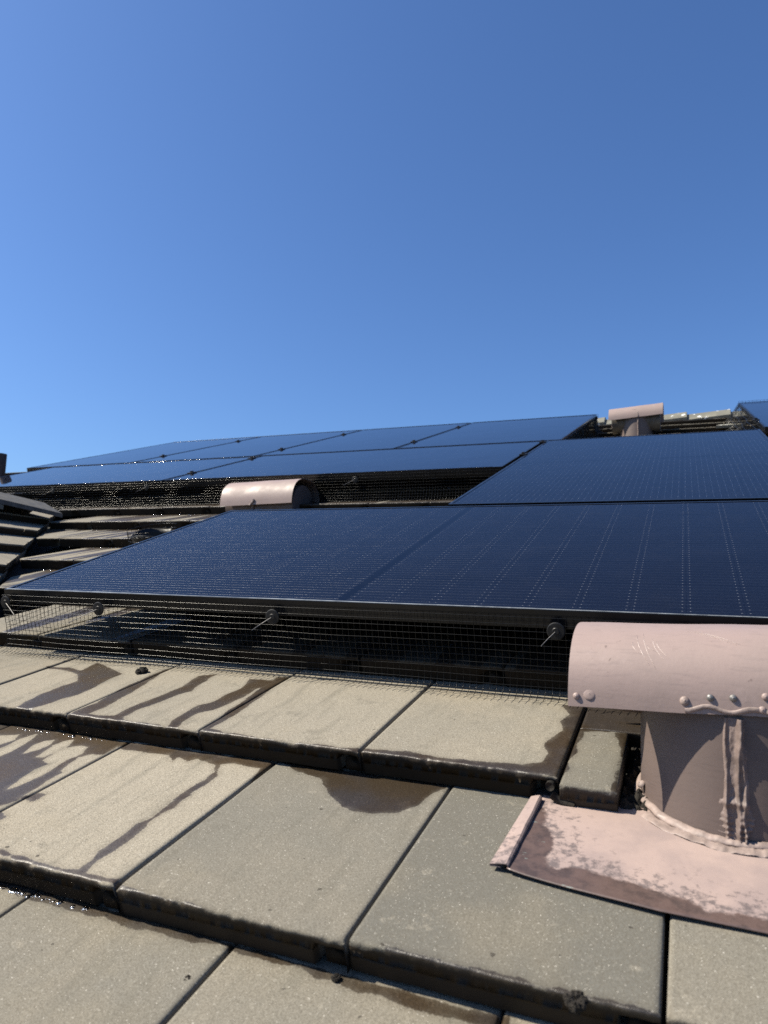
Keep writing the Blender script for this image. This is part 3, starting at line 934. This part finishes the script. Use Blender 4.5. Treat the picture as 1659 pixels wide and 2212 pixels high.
for q in range(4):
    a, b = R4[q], R4[q + 1]
    cl = [(b, 3.46, 'u'), (b, 4.55, 'u')] if q < 3 else []
    solar_panel(r4_labels[q], a + 0.010, b - 0.010, 3.085, 4.985, 'v', cl)
solar_panel('solar panel at the upper right corner by the ridge, cut by the picture edge', 2.02, 3.14, 3.175, 5.275, 'v', [(2.012, 3.62, 'u')])

# water left standing along the lower and upper lips after the wash


def water_line(u0, u1, v, w, h, label, seed):
    us = np.arange(u0, u1, 0.006)
    k = fbm(us * 9, us * 0, seed, 3)
    ww = w * np.clip((k - 0.30) * 3.2, 0.12, 1.0)
    th = np.linspace(0, np.pi, 9)
    P = np.stack([us[:, None] + 0 * th[None, :], v + ww[:, None] * np.cos(th)[None, :], 0.0004 + h * np.clip(ww[:, None] / w, 0.2, 1) * np.sin(th)[None, :]], -1)
    mb = MB()
    mb.grid(P - np.array([u0, v, 0]))
    o = mb.build('water_sheen_film', WATER, None, to_world((u0, v, 0)), ON_ROOF, smooth=True)
    tag(o, label, 'water film', 'water films on the panel frames')


water_line(-3.05, -1.14, 1.997, 0.0075, 0.0014, 'water along the lower lip of the far left panel above the mesh', 5)
water_line(-1.09, 0.8, 1.996, 0.0045, 0.0010, 'water along the lower lip of the long panel behind the low vent', 7)
water_line(-3.05, -1.14, 3.033, 0.0075, 0.0014, 'water along the upper lip of the far left panel', 9)

# rails the panels are clamped to
rail_specs = [('black rail under the front of the nearest panel', -0.02, 1.94, 0.26), ('black rail under the back of the nearest panel', -0.02, 1.94, 0.80),
              ('black rail under the row behind the low pink vent', -3.08, 0.86, 2.26)]
for lab, a, b, v in rail_specs:
    mb = MB()
    mb.box((0, -0.02, -0.045), (b - a, 0.02, 0))
    o = mb.build('mounting_rail', FRAME, None, to_world((a, v, -PANEL_T - 0.001)), ON_ROOF)
    tag(o, lab, 'rail', 'mounting rails under the panels')

# ------------------------------------------------------------------ wire mesh guards


def wire_mesh(label, origin, direction, length, profile, cell=0.0131, r=0.00056, wave=0.006, seed=1, sides=5, group='wire mesh guards round the panels'):
    """origin: roof point; direction: 'u' or 'v' (the run); profile: (out, up) points from top to foot; out is across the run"""
    prof = np.asarray(profile, float)
    seg = np.concatenate([[0], np.cumsum(np.linalg.norm(np.diff(prof, axis=0), axis=1))])
    total = seg[-1]
    ns = max(int(total / (cell * 0.5)), 6)
    s = np.linspace(0, total, ns)
    pf = np.stack([np.interp(s, seg, prof[:, 0]), np.interp(s, seg, prof[:, 1])], -1)
    for _ in range(2):
        pf[1:-1] = 0.25 * pf[:-2] + 0.5 * pf[1:-1] + 0.25 * pf[2:]

    def P(run, out, up, sfrac):
        w = (fbm(run * 4.2, sfrac * 1.5, seed, 2) - 0.5) * 2 * wave * np.sin(np.pi * np.clip(sfrac * 0.92 + 0.04, 0, 1)) ** 0.7
        w2 = (fbm(run * 3.1 + 7, sfrac * 1.2, seed + 3, 2) - 0.5) * wave * 1.6 * sfrac
        jx = (fbm(run * 6, sfrac * 3, seed + 9, 2) - 0.5) * 0.006 * sfrac
        o, q = out + w, up + w2 * 0.6
        rr = run + jx
        return np.stack([rr, o, q], -1) if direction == 'u' else np.stack([o, rr, q], -1)
    t = thing('wire_mesh_guard', label, 'mesh guard', to_world(origin), ON_ROOF, group)
    mb = MB()
    nv = int(length / cell)
    for i in range(nv + 1):
        run = np.full(ns, i * length / nv)
        mb.tube(P(run, pf[:, 0], pf[:, 1], s / total), r, sides, cap=False, ref=(1, 0.03, 0.02) if direction == 'u' else (0.03, 1, 0.02))
    nh = int(total / cell)
    runs = np.linspace(0, length, max(int(length / 0.02), 8))
    for j in range(nh + 1):
        sj = min(j * cell + 0.001, total)
        o = np.interp(sj, s, pf[:, 0])
        u = np.interp(sj, s, pf[:, 1])
        off = r * 1.2
        mb.tube(P(runs, np.full(len(runs), o - off), np.full(len(runs), u + off * 0.5), np.full(len(runs), sj / total)), r, sides, cap=False, ref=(0.02, 0.13, 1))
    mb.build('wire_mesh', WIRE, t, smooth=True)
    return t


def clip(parent, p, pin, rad=0.0165, normal=(0, -1, 0.15)):
    """round plastic washer on a wire pin"""
    nrm = Vector(normal).normalized()
    q = nrm.to_track_quat('Z', 'Y').to_matrix()
    th = np.linspace(0, 2 * np.pi, 24, endpoint=False)
    rings = []
    for rr, z in ((0.0008, 0.0022), (rad * 0.35, 0.0022), (rad * 0.42, 0.0012), (rad * 0.9, 0.0009), (rad, 0.0), (rad, -0.0012), (0.0008, -0.0012)):
        rings.append([list(Vector(p) + q @ Vector((rr * math.cos(a), rr * math.sin(a), z))) for a in th])
    mb = MB()
    mb.grid(np.array(rings), close=True)
    w = mb.build('washer', PLASTIC, parent, smooth=False)
    mb = MB()
    a, b = np.array(p, float), np.array(pin, float)
    mb.tube([a + (a - b) * 0.25, a, a * 0.5 + b * 0.5 + [0, 0, 0.0008], b], 0.0009, 6)
    mb.build('pin', STEEL, w, smooth=True)


front = [(0.000, -0.013), (-0.003, -0.040), (-0.004, -0.075), (-0.003, -0.105), (-0.006, -0.130), (-0.012, -0.1500), (-0.024, -0.1570), (-0.042, -0.1565)]
g = wire_mesh('black wire mesh along the front of the nearest panel above the wet tiles', (-0.008, 0.012, 0), 'u', 1.95, front, wave=0.007, seed=3)
for p, pin in (((0.020, -0.010, -0.030), (0.075, -0.035, -0.052)), ((0.331, -0.012, -0.034), (0.266, -0.046, -0.060)), ((0.814, -0.012, -0.033), (0.782, -0.046, -0.052)),
               ((1.407, -0.012, -0.034), (1.386, -0.046, -0.050))):
    clip(g, p, pin)
side = [(0.000, -0.013), (-0.004, -0.06), (-0.010, -0.110), (-0.024, -0.150), (-0.052, -0.166)]
wire_mesh('wire mesh folded down the left side of the nearest panel', (-0.008, 0.014, 0), 'v', 1.03, side, wave=0.006, seed=5, sides=4)
mid = [(0.000, -0.012), (-0.003, -0.045), (-0.004, -0.080), (-0.010, -0.110), (-0.030, -0.140), (-0.055, -0.152), (-0.085, -0.151)]
g = wire_mesh('black wire mesh below the row of panels behind the low pink vent', (-3.075, 1.986, 0), 'u', 3.92, mid, wave=0.014, seed=8, sides=4, r=0.0008, cell=0.0145)
for x in (1.125, 1.85, 3.168):
    clip(g, (x, -0.012, -0.034), (x - 0.05, -0.05, -0.055), 0.017)
rside = [(0.000, -0.012), (0.004, -0.06), (0.012, -0.11), (0.03, -0.15), (0.06, -0.162)]
wire_mesh('wire mesh down the right side of the top row next to the far vent', (0.945, 3.09, 0), 'v', 1.89, rside, wave=0.010, seed=11, sides=4, cell=0.02, r=0.0011)
uside = [(0.000, -0.004), (-0.03, -0.05), (-0.055, -0.09), (-0.09, -0.14), (-0.16, -0.170)]
g = wire_mesh('loose wire mesh flaring out from the upper right panel by the ridge', (2.018, 3.18, 0), 'v', 2.09, uside, wave=0.02, seed=13, sides=4, cell=0.042, r=0.0013)
wire_mesh('wire mesh along the top edge of the top row, edge showing against the sky', (-3.44, 4.992, 0), 'u', 4.39, [(0.0, 0.0015), (0.006, -0.04), (0.01, -0.12)],
          wave=0.005, seed=15, sides=4, cell=0.03, r=0.0009)
wire_mesh('wire mesh under the overhanging left end of the top row', (-3.43, 3.08, 0), 'u', 0.36, [(0.0, -0.012), (-0.004, -0.06), (-0.02, -0.14)], wave=0.004,
          seed=17, sides=4, cell=0.02)
wire_mesh('wire mesh along the ridge edge of the upper right panel', (2.02, 5.282, 0), 'u', 1.1, [(0.0, 0.010), (0.006, -0.04), (0.01, -0.12)], wave=0.006, seed=19,
          sides=4, cell=0.026, r=0.0009)

# curled scrap of mesh and black sheet beside the left edge of the nearest panel
t = thing('curled_sheet', 'curled black plastic sheet with a scrap of mesh beside the near panel edge', 'plastic sheet', to_world((-0.50, 1.06, -0.165)), ON_ROOF)
mb = MB()
th = np.linspace(math.radians(70), math.radians(330), 24)
P = np.array([[(0.085 + 0.075 * math.cos(a) * (1 + 0.25 * z), 0.07 * math.sin(a) * (1 + 0.25 * z), 0.075 * z + 0.006 * math.sin(3 * a)) for a in th] for z in np.linspace(0, 1, 5)])
mb.grid(P)
o = mb.build('sheet', PLASTIC, t, smooth=True)
m = o.modifiers.new('thick', 'SOLIDIFY')
m.thickness = 0.003
mb = MB()
for z in np.linspace(0.0, 1.0, 6):
    mb.tube([(0.085 + 0.105 * math.cos(a), 0.098 * math.sin(a), 0.092 * z) for a in np.linspace(math.radians(60), math.radians(300), 26)], 0.0008, 5)
for a in np.linspace(math.radians(60), math.radians(300), 20):
    mb.tube([(0.085 + 0.105 * math.cos(a), 0.098 * math.sin(a), z) for z in np.linspace(0, 0.095, 4)], 0.0008, 5, ref=(1, 0.1, 0))
mb.build('mesh_scrap', WIRE, t, smooth=True)

# dark clods of dirt on the tiles
def clod(u, v, z, scale, label, seed):
    mb = MB()
    for j in range(9):
        cx, cy, r = scale * 0.012 * math.cos(j * 2.4 + seed) * (0.4 + 0.08 * j), scale * 0.009 * math.sin(j * 2.4 + seed), scale * (0.0065 - 0.0003 * j)
        th, ph = np.meshgrid(np.linspace(0, 2 * np.pi, 12, endpoint=False), np.linspace(0.05, np.pi - 0.05, 8))
        rr = r * (1 + 0.7 * (vnoise(th * 2 + j, ph * 3, j + seed) - 0.5))
        P = np.stack([cx + rr * np.cos(th) * np.sin(ph), cy + rr * np.sin(th) * np.sin(ph), scale * 0.004 + rr * np.cos(ph)], -1)
        mb.grid(P, close=True)
    o = mb.build('debris_clod', DIRT, None, to_world((u, v, z)), ON_ROOF)
    tag(o, label, 'debris', 'clods of debris on the tiles')


clod(0.476, -0.053, surf(1, -0.053), 1.0, 'black clod of debris on the tile at the foot of the mesh', 0)
clod(1.2745, -0.678, surf(-1, -0.678), 0.36, 'tiny dark crumb below the tile joint in the bottom middle of the photo', 3)
clod(1.520, -0.674, NZ - 0.004, 0.75, 'dark mossy crumb stuck to the lower edge of the broad greenish tile', 5)
clod(1.1235, -0.730, surf(-1, -0.730) - 0.003, 0.36, 'dark crumb caught in the tile joint at the bottom left', 8)
# ------------------------------------------------------------------ roof vents with a half-round hood on a stub pipe


def hood_section(a, rh, hh):
    """a half round with a fairly upright front"""
    c, s = np.cos(a), np.sin(a)
    return -rh * np.sign(c) * np.abs(c) ** 0.82, hh * np.abs(s) ** 0.82


def half_shell(mb, x0, x1, rh, hh, skirt, thick, roll=0.0, nseg=40):
    """a hood: half-ellipse section running along x"""
    out = []
    for sgn, d in ((1, 0.0), (-1, thick)):
        a = np.linspace(0, np.pi, nseg)
        y, z = hood_section(a, rh - d, hh - d)
        y = np.concatenate([[-(rh - d)], y, [rh - d]])
        z = np.concatenate([[-skirt], z, [-skirt]])
        out.append(np.stack([y, z], -1))
    ring = np.concatenate([out[0], out[1][::-1]])
    xs = np.linspace(x0, x1, 25)
    P = np.array([[(x, y, z + roll * x) for y, z in ring] for x in xs])
    # slight dents
    P[..., 2] += (fbm(P[..., 0] * 9, P[..., 1] * 9, 6, 2) - 0.5) * 0.003
    P[..., 1] += (fbm(P[..., 0] * 8, P[..., 2] * 9, 16, 2) - 0.5) * 0.003
    mb.grid(P, close=True)
    m = len(ring)
    for b in (0, (len(xs) - 1) * m):
        for i in range(m // 2 - 1):
            q = (b + i, b + i + 1, b + m - 2 - i, b + m - 1 - i)
            mb.f.append(tuple(k for k in q) if b else tuple(k for k in q[::-1]))
    return mb


def dome(mb, c, nrm, r, h, seg=12):
    q = Vector(nrm).normalized().to_track_quat('Z', 'Y').to_matrix()
    rings = []
    for a in np.linspace(0.05, math.pi / 2, 5):
        rings.append([list(Vector(c) + q @ Vector((r * math.sin(a) * math.cos(t), r * math.sin(a) * math.sin(t), h * math.cos(a)))) for t in np.linspace(0, 2 * np.pi, seg, endpoint=False)])
    n0 = mb.n
    mb.grid(np.array(rings), close=True)
    mb.f.append(tuple(n0 + i for i in range(seg)))
    return mb


def bead(mb, path, w, h, nrm_fn, seed, step=0.0015):
    """ragged sealant bead along a path"""
    path = np.asarray(path, float)
    L = np.concatenate([[0], np.cumsum(np.linalg.norm(np.diff(path, axis=0), axis=1))])
    s = np.arange(0, L[-1], step)
    p = np.stack([np.interp(s, L, path[:, i]) for i in range(3)], -1)
    rad = w * (0.62 + 0.66 * fbm(s * 26, s * 0 + seed, seed, 3))
    off = (fbm(s * 34, s * 0 + 9, seed + 4, 2) - 0.5) * w * 0.8
    t = np.gradient(p, axis=0)
    t /= np.linalg.norm(t, axis=1)[:, None] + 1e-9
    nr = np.array([nrm_fn(q) for q in p])
    side = np.cross(t, nr)
    p = p + side * off[:, None]
    th = np.linspace(0, 2 * np.pi, 9, endpoint=False)
    P = p[:, None, :] + rad[:, None, None] * (np.cos(th)[None, :, None] * side[:, None, :] + np.sin(th)[None, :, None] * nr[:, None, :] * (h / w))
    P += (np.stack([fbm(P[..., 0] * 110, P[..., 2] * 110, seed + 11, 3) - 0.5] * 3, -1)) * nr[:, None, :] * w * 0.7
    mb.grid(P, close=True)
    return mb


def roof_vent(label, axis, height, hood_z, half, rh=0.14, hh=0.112, r=0.127, roll=0.0, detail=1, arm_r=None, arm_drop=0.0, scale=1.0, arm_mat=None, inset=0.012):
    """axis: world point of the pipe's centre at the roof; hood_z: height of the hood's lower edge above that point"""
    t = thing('roof_vent', label, 'roof vent', axis, (0, 0, 0), 'painted metal roof vents')
    t.scale = (scale,) * 3
    th = np.linspace(0, 2 * np.pi, 72, endpoint=False)
    mb = MB()
    zs = np.linspace(-0.09, height, 30)
    P = np.array([[(r * math.cos(a), r * math.sin(a), z) for a in th] for z in zs])
    P[..., 1] += (fbm(P[..., 0] * 10, P[..., 2] * 8, 3, 2) - 0.5) * 0.003
    mb.grid(P, close=True)
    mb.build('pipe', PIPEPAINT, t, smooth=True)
    mb = MB()
    half_shell(mb, -half, half, rh, hh, 0.004, 0.0014, roll)
    h = mb.build('hood', PAINT, t, (0, 0, hood_z), smooth=True)
    h.data.polygons.foreach_set('use_smooth', np.ones(len(h.data.polygons), bool))
    if hasattr(h.data, 'set_sharp_from_angle'):
        h.data.set_sharp_from_angle(angle=math.radians(40))
    if True:
        ra = arm_r or min(r * 0.93, hh * 0.93)
        mb = MB()
        xs = [-half + inset, -half + inset + 0.0002, half - inset - 0.0002, half - inset]
        n0 = mb.n
        P = np.array([[(x, ra * math.cos(a), ra * math.sin(a)) for a in th[::2]] for x in xs])
        mb.grid(P, close=True)
        m = len(th[::2])
        mb.f.append(tuple(range(m)))
        mb.f.append(tuple(3 * m + i for i in range(m - 1, -1, -1)))
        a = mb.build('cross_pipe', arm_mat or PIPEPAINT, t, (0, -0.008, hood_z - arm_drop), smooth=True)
        if hasattr(a.data, 'set_sharp_from_angle'):
            a.data.set_sharp_from_angle(angle=math.radians(40))
    return t, h


# ---- the large vent at the right
AX = Vector((1.679, -0.166, -0.269))
near, hood = roof_vent('large pinkish brown roof vent with half-round hood at the right edge', AX, 0.19, 0.161, 0.212, rh=0.132, hh=0.1055, roll=math.tan(math.radians(1.7)),
                       arm_drop=-0.036, arm_r=0.064)
R_ = 0.127
nf = lambda q: np.array([q[0], q[1], 0]) / (math.hypot(q[0], q[1]) + 1e-9)
mb = MB()
a0 = math.radians(-94)


def on_pipe(a, z, e=0.0):
    return ((R_ + e) * math.cos(a), (R_ + e) * math.sin(a), z)


# the folded seam, smeared over with sealant: a ragged relief that follows the pipe
ss = np.linspace(-0.021, 0.021, 46)
zs = np.linspace(-0.070, 0.153, 190)
S, Z = np.meshgrid(ss, zs)
E = np.full(S.shape, -0.0012)
for c, hgt, wd, sd in ((-0.0095, 0.0042, 0.0024, 1), (0.0035, 0.0052, 0.0026, 2), (0.0095, 0.0040, 0.0022, 3)):
    cen = c + (fbm(zs * 26, zs * 0, sd, 3) - 0.5)[:, None] * 0.0075
    amp = np.clip(0.35 + 1.1 * fbm(zs * 34, zs * 0 + 5, sd + 5, 3), 0, 1.3)[:, None]
    E += (hgt + 0.0012) * amp * np.exp(-((S - cen) / (wd * (0.7 + 0.6 * fbm(zs * 60, zs * 0, sd + 9, 2))[:, None])) ** 2)
edge = 0.0135 + (fbm(zs * 30, zs * 0, 22, 3) - 0.5)[:, None] * 0.010 + 0.007 * np.exp(-((zs[:, None] - 0.030) / 0.014) ** 2) + 0.006 * np.clip((-zs[:, None] - 0.035) / 0.03, 0, 1)
E += 0.0022 * np.clip((edge - np.abs(S - 0.001)) / 0.004, 0, 1)
lump = 0.0030 * np.exp(-((Z - 0.050) / 0.004) ** 2) * np.clip((0.020 - np.abs(S + 0.002)) / 0.008, 0, 1)
E += lump * (0.5 + fbm(S * 300, Z * 300, 41, 2))
E += (fbm(S * 260, Z * 130, 43, 3) - 0.5) * 0.0022
hatch = 0.0011 * np.sin(Z * 900 + 3 * fbm(S * 200, Z * 50, 47, 2)) * np.exp(-((Z - 0.018) / 0.016) ** 2) * (np.abs(S) > 0.004)
E += hatch
ANG = a0 + S / R_
mb.grid(np.stack([(R_ + E) * np.cos(ANG), (R_ + E) * np.sin(ANG), Z], -1))
mb.build('seam_sealant', SEAM, near, smooth=True)
# base sealant where the pipe meets the flashing
TAN = math.tan(PITCH)


def flash_z(x, y):
    """height of the flashing, relative to the vent's base, at world offset x, y"""
    wx, wy = AX.x + x, AX.y + y
    # tile surface of the big course, extended
    sl = math.tan(PITCH - math.atan(TILT / EXPO))
    p0 = to_world((0, V0, NZ + 0.006))
    return p0.z + (wy - p0.y) * sl - AX.z


mb = MB()
path = [((R_ + 0.004) * math.cos(a), (R_ + 0.004) * math.sin(a), flash_z((R_ + 0.004) * math.cos(a), (R_ + 0.004) * math.sin(a)) + 0.004) for a in np.linspace(math.radians(165), math.radians(390), 120)]
bead(mb, path, 0.0058, 0.0026, lambda q: np.array([q[0] * 3, q[1] * 3, 0.5]) / np.linalg.norm([q[0] * 3, q[1] * 3, 0.5]), 51)
path = [((R_ + 0.014) * math.cos(a), (R_ + 0.014) * math.sin(a), flash_z((R_ + 0.014) * math.cos(a), (R_ + 0.014) * math.sin(a)) + 0.001) for a in np.linspace(math.radians(215), math.radians(330), 90)]
bead(mb, path, 0.0090, 0.0013, lambda q: np.array([0, -0.3, 0.95]), 57)
dome(mb, (R_ * 1.03 * math.cos(math.radians(198)), R_ * 1.03 * math.sin(math.radians(198)), flash_z(-R_, 0) + 0.012), (-0.6, -0.5, 0.6), 0.006, 0.004)
mb.build('base_sealant', CAULK, near, smooth=True)
# rivets and sealant on the hood
HZ = 0.161
for x, z in ((-0.201, 0.010), (-0.036, 0.0165), (-0.010, 0.0175), (0.026, 0.021), (0.022, 0.005)):
    y = -0.132 * (1 - (z / 0.1055) ** 2.44) ** 0.41
    mb = MB()
    dome(mb, (x, y - 0.0005, HZ + z + x * 0.0297), (0, -1, 0.1), 0.0046, 0.0028)
    mb.build('rivet', STEEL if x > -0.1 and z > 0.01 and x < 0.02 else PAINT, near, smooth=True)
mb = MB()
bead(mb, [(x, -0.1332, HZ + 0.003 + x * 0.0297 + 0.003 * math.sin(x * 120)) for x in np.linspace(-0.066, 0.034, 40)], 0.0030, 0.0014, lambda q: np.array([0, -1, 0]), 61)
dome(mb, (-0.066, -0.131, HZ + 0.009), (0, -1, 0.2), 0.0062, 0.004)
mb.build('hood_sealant', CAULK, near, smooth=True)
mb = MB()
dome(mb, (-0.184, -0.131, HZ + 0.008), (0, -1, 0.2), 0.0085, 0.0016)
mb.build('sealant_blob', PAINT, near, smooth=True)
# scratches: long thin scrapes where the paint is rubbed pale
mb = MB()


def on_hood(x, a, e=0.00025):
    y, z = hood_section(a, 0.132 + e, 0.1055 + e)
    z += x * math.tan(math.radians(1.7))
    z += float((fbm(x * 9, y * 9, 6, 2) - 0.5) * 0.003)
    y += float((fbm(x * 8, z * 9, 16, 2) - 0.5) * 0.003)
    return (x, y, HZ + z)


def scrape(x0, a0_, x1, a1_, bend, w):
    ts = np.linspace(0, 1, 24)
    L = []
    for t in ts:
        x = x0 + (x1 - x0) * t + bend * math.sin(math.pi * t)
        a = a0_ + (a1_ - a0_) * t
        ww = w * math.sin(math.pi * min(max(t, 0.03), 0.97)) * (0.5 + vnoise(t * 20, x0 * 900, 3))
        L.append([on_hood(x - ww, a, 0.0002), on_hood(x, a, 0.0004), on_hood(x + ww, a, 0.0002)])
    mb.grid(np.array(L))


for j, (xa, xb) in enumerate(((-0.118, -0.100), (-0.126, -0.108), (-0.106, -0.088), (-0.101, -0.083), (-0.131, -0.118), (-0.112, -0.098))):
    scrape(xa, 1.02 - 0.05 * j, xb, 0.40 + 0.05 * j, -0.004, 0.0004)
for xa, xb in ((-0.062, -0.002), (-0.056, 0.004), (-0.050, 0.002)):
    scrape(xa, 1.12, xb, 0.80, 0.002, 0.00035)
mb.build('scratch', SCRATCH, near)
# flashing: a sheet lying on the big course, its left side folded over
ROT_INV = RX.transposed()
FL = [(1.4225, -0.318), (1.4165, -0.502)]
us = np.linspace(0, 1, 110)
vs = np.linspace(0, 1, 50)
P = np.zeros((50, 110, 3))
G = np.zeros((50, 110))
dark = [(1.40, -0.30), (1.426, -0.332), (1.437, -0.354), (1.44, -0.373), (1.441, -0.387), (1.455, -0.406), (1.459, -0.431), (1.461, -0.443), (1.456, -0.461),
        (1.461, -0.479), (1.472, -0.483), (1.487, -0.473), (1.499, -0.472), (1.519, -0.477), (1.539, -0.481), (1.558, -0.484), (1.577, -0.49), (1.596, -0.494),
        (1.613, -0.496), (1.627, -0.504), (1.63, -0.512), (1.664, -0.503), (1.72, -0.505), (2.1, -0.51), (2.1, -0.56), (1.593, -0.56), (1.498, -0.55), (1.40, -0.52)]
for i, vv in enumerate(vs):
    for j, uu in enumerate(us):
        lu = 1.4225 + (1.4165 - 1.4225) * vv
        u = lu + (1.96 - lu) * uu
        vb = -0.502 - 0.025 * min(1.0, (u - 1.4165) / 0.17) ** 0.8
        v = -0.30 + (vb + 0.30) * vv
        lift = 0.0045 + 0.004 * vv * math.exp(-(u - 1.4165) / 0.05) + 0.0012 * math.sin(u * 21) * vv
        P[i, j] = (u, v, surf(0, v) + lift)
ph = poly_sd(P[..., 0], P[..., 1], dark)
w = RX @ Vector((0, 0, 0))
base_roof = ROT_INV @ AX
Pl = P - np.array(base_roof)
mb = MB()
mb.grid(Pl, attr=ph, flip=True)
f = mb.build('flashing', FLASH, near, rot=ON_ROOF, smooth=True, attr='grime')
m = f.modifiers.new('thick', 'SOLIDIFY')
m.thickness = 0.0011
m.offset = 1
# the folded strip
mb = MB()
strip = []
for vv in np.linspace(0, 1, 24):
    v = -0.318 + (-0.500 + 0.318) * vv
    lo = 1.4225 + (1.4165 - 1.4225) * vv
    z = surf(0, v)
    wv = 0.0006 * math.sin(vv * 17)
    wd = 0.013 + 0.007 * vv
    strip.append([(lo + 0.001, v, z + 0.006), (lo + 0.0005, v, z + 0.0110 + wv), (lo - 0.001, v, z + 0.0122 + wv), (lo - wd * 0.5, v, z + 0.0108 + wv), (lo - wd, v, z + 0.0085), (lo - wd - 0.0006, v, z + 0.0078),
                  (lo - wd, v, z + 0.0070), (lo - wd * 0.4, v, z + 0.0075)])
strip = np.array(strip) - np.array(base_roof)
mb.grid(strip, attr=np.full(strip.shape[:2], -0.05) + np.linspace(-0.01, 0.045, 24)[:, None], flip=True)
s = mb.build('folded_edge', FLASH, f, smooth=False, attr='grime')
m = s.modifiers.new('thick', 'SOLIDIFY')
m.thickness = 0.0011

# dirt and broken mortar in the gap between the cut tile and the pipe
mb = MB()
gp = np.stack(np.meshgrid(np.linspace(1.530, 1.60, 40), np.linspace(-0.31, -0.02, 80)), -1)
zz = np.array([[surf(1, v) - 0.040 for u, v in row] for row in gp]) + (fbm(gp[..., 0] * 90, gp[..., 1] * 90, 8, 3) - 0.35) * 0.030
mb.grid(np.concatenate([gp, zz[..., None]], -1))
o = mb.build('dirt', DIRT, None, (0, 0, 0), ON_ROOF)
o['kind'] = 'stuff'
o['label'] = 'black dirt and crumbs packed in the gap between the cut tile and the vent pipe'
# rolled bit of lead at the joint by the cut tile
mb = MB()
mb.tube([(0, 0, 0), (0.001, 0.02, -0.002), (0.002, 0.05, -0.006)], 0.0065, 12)
mb.tube([(0.002, 0.000, -0.012), (0.016, -0.002, -0.020), (0.034, -0.002, -0.020)], 0.006, 8)
o = mb.build('mortar_plug', DIRT, None, to_world((1.436, -0.318, NZ - 0.014)), ON_ROOF, smooth=True)
tag(o, 'dark rolled plug in the tile joint left of the cut tile', 'mortar plug')

# ---- the low vent behind the nearest panel
mid_vent, _ = roof_vent('low pinkish roof vent peeking over the back edge of the nearest panel', Vector((-0.364, 1.84, 0.445)), 0.09, 0.008, 0.21, rh=0.145, hh=0.135,
                        roll=math.tan(math.radians(1.5)), r=0.115, arm_drop=0.0)
mb = MB()
bead(mb, [(-0.02 + 0.012 * math.sin(z * 90), -0.147 + 0.0 * z, 0.012 + z) for z in np.linspace(-0.012, 0.02, 20)], 0.007, 0.003, lambda q: np.array([0, -1, 0]), 71)
bead(mb, [(-0.03 + 0.006 * math.sin(z * 70), -0.117, z) for z in np.linspace(-0.05, 0.02, 20)], 0.010, 0.008, lambda q: np.array([0, -1, 0]), 73)
mb.build('seam_sealant', SEAM, mid_vent, smooth=True)
# ---- the vent by the ridge
far_axis = Vector((1.275, 4.36, 1.221))
far_vent, _ = roof_vent('far roof vent with tilted hood standing near the ridge', far_axis + Vector((-0.0, 0.0, 0)), 0.27, 0.205, 0.21, rh=0.14, hh=0.115,
                        roll=math.tan(math.radians(4.0)), scale=0.92, arm_drop=0.012, arm_r=0.092, arm_mat=ARMPAINT, inset=0.024)
mb = MB()
bead(mb, [(0.02, -0.128, z) for z in np.linspace(-0.05, 0.21, 40)], 0.006, 0.006, lambda q: np.array([0, -1, 0]), 81)
bead(mb, [(0.02, -0.14 * math.cos(a), 0.205 + 0.117 * math.sin(a)) for a in np.linspace(0.0, 1.2, 30)], 0.005, 0.004, lambda q: np.array([0, -0.7, 0.7]), 83)
mb.build('seam_sealant', SEAM, far_vent, smooth=True)
# ---- brown pipe at the far left
t = thing('vent_pipe', 'short dark brown vent pipe at the left edge beyond the panels', 'vent pipe', (-3.835, 3.0, 0.80), (0, 0, 0))
mb = MB()
th = np.linspace(0, 2 * np.pi, 32, endpoint=False)
P = np.array([[(r * math.cos(a), r * math.sin(a), z) for a in th] for r, z in ((0.045, -0.05), (0.045, 0.326), (0.041, 0.326), (0.041, 0.05))])
mb.grid(P, close=True)
mb.build('pipe', PIPEBROWN, t, smooth=False)
mb = MB()
P = np.array([[(r * math.cos(a), r * math.sin(a), z + TAN * r * math.sin(a)) for a in th] for r, z in ((0.046, 0.07), (0.052, 0.05), (0.14, 0.02), (0.15, 0.0))])
mb.grid(P, close=True)
mb.build('collar', PIPEBROWN, t, smooth=True)

# ------------------------------------------------------------------ water: beads along the tile noses
mb = MB()


def beads(k, u0, u1, n, seed, r0=0.0012, r1=0.0028, spread=0.006):
    rg = np.random.default_rng(seed)
    for _ in range(n):
        u = u0 + (u1 - u0) * rg.random()
        v = V0 + k * EXPO - 0.002 - rg.random() ** 2 * spread
        r = r0 + (r1 - r0) * rg.random() ** 2
        dome(mb, (u, v, surf(k - 1, v) + 0.0002), (0, 0, 1), r * (1 + rg.random()), r * 0.7, 8)


beads(1, 0.38, 0.62, 30, 1, 0.0009, 0.0026)
beads(0, 0.70, 0.93, 60, 2, 0.0009, 0.0028)
for k, a, b, c in ((5, -1.0, -0.3, 22), (6, -1.3, -0.5, 26), (7, -1.55, -0.7, 36), (4, -0.8, -0.3, 12)):
    beads(k, a, b, c, 10 + k, 0.0012, 0.003)
o = mb.build('water_beads', WATER, None, (0, 0, 0), ON_ROOF, smooth=True)
o['kind'] = 'stuff'
o['label'] = 'beads of water along the lower edges of the tiles'
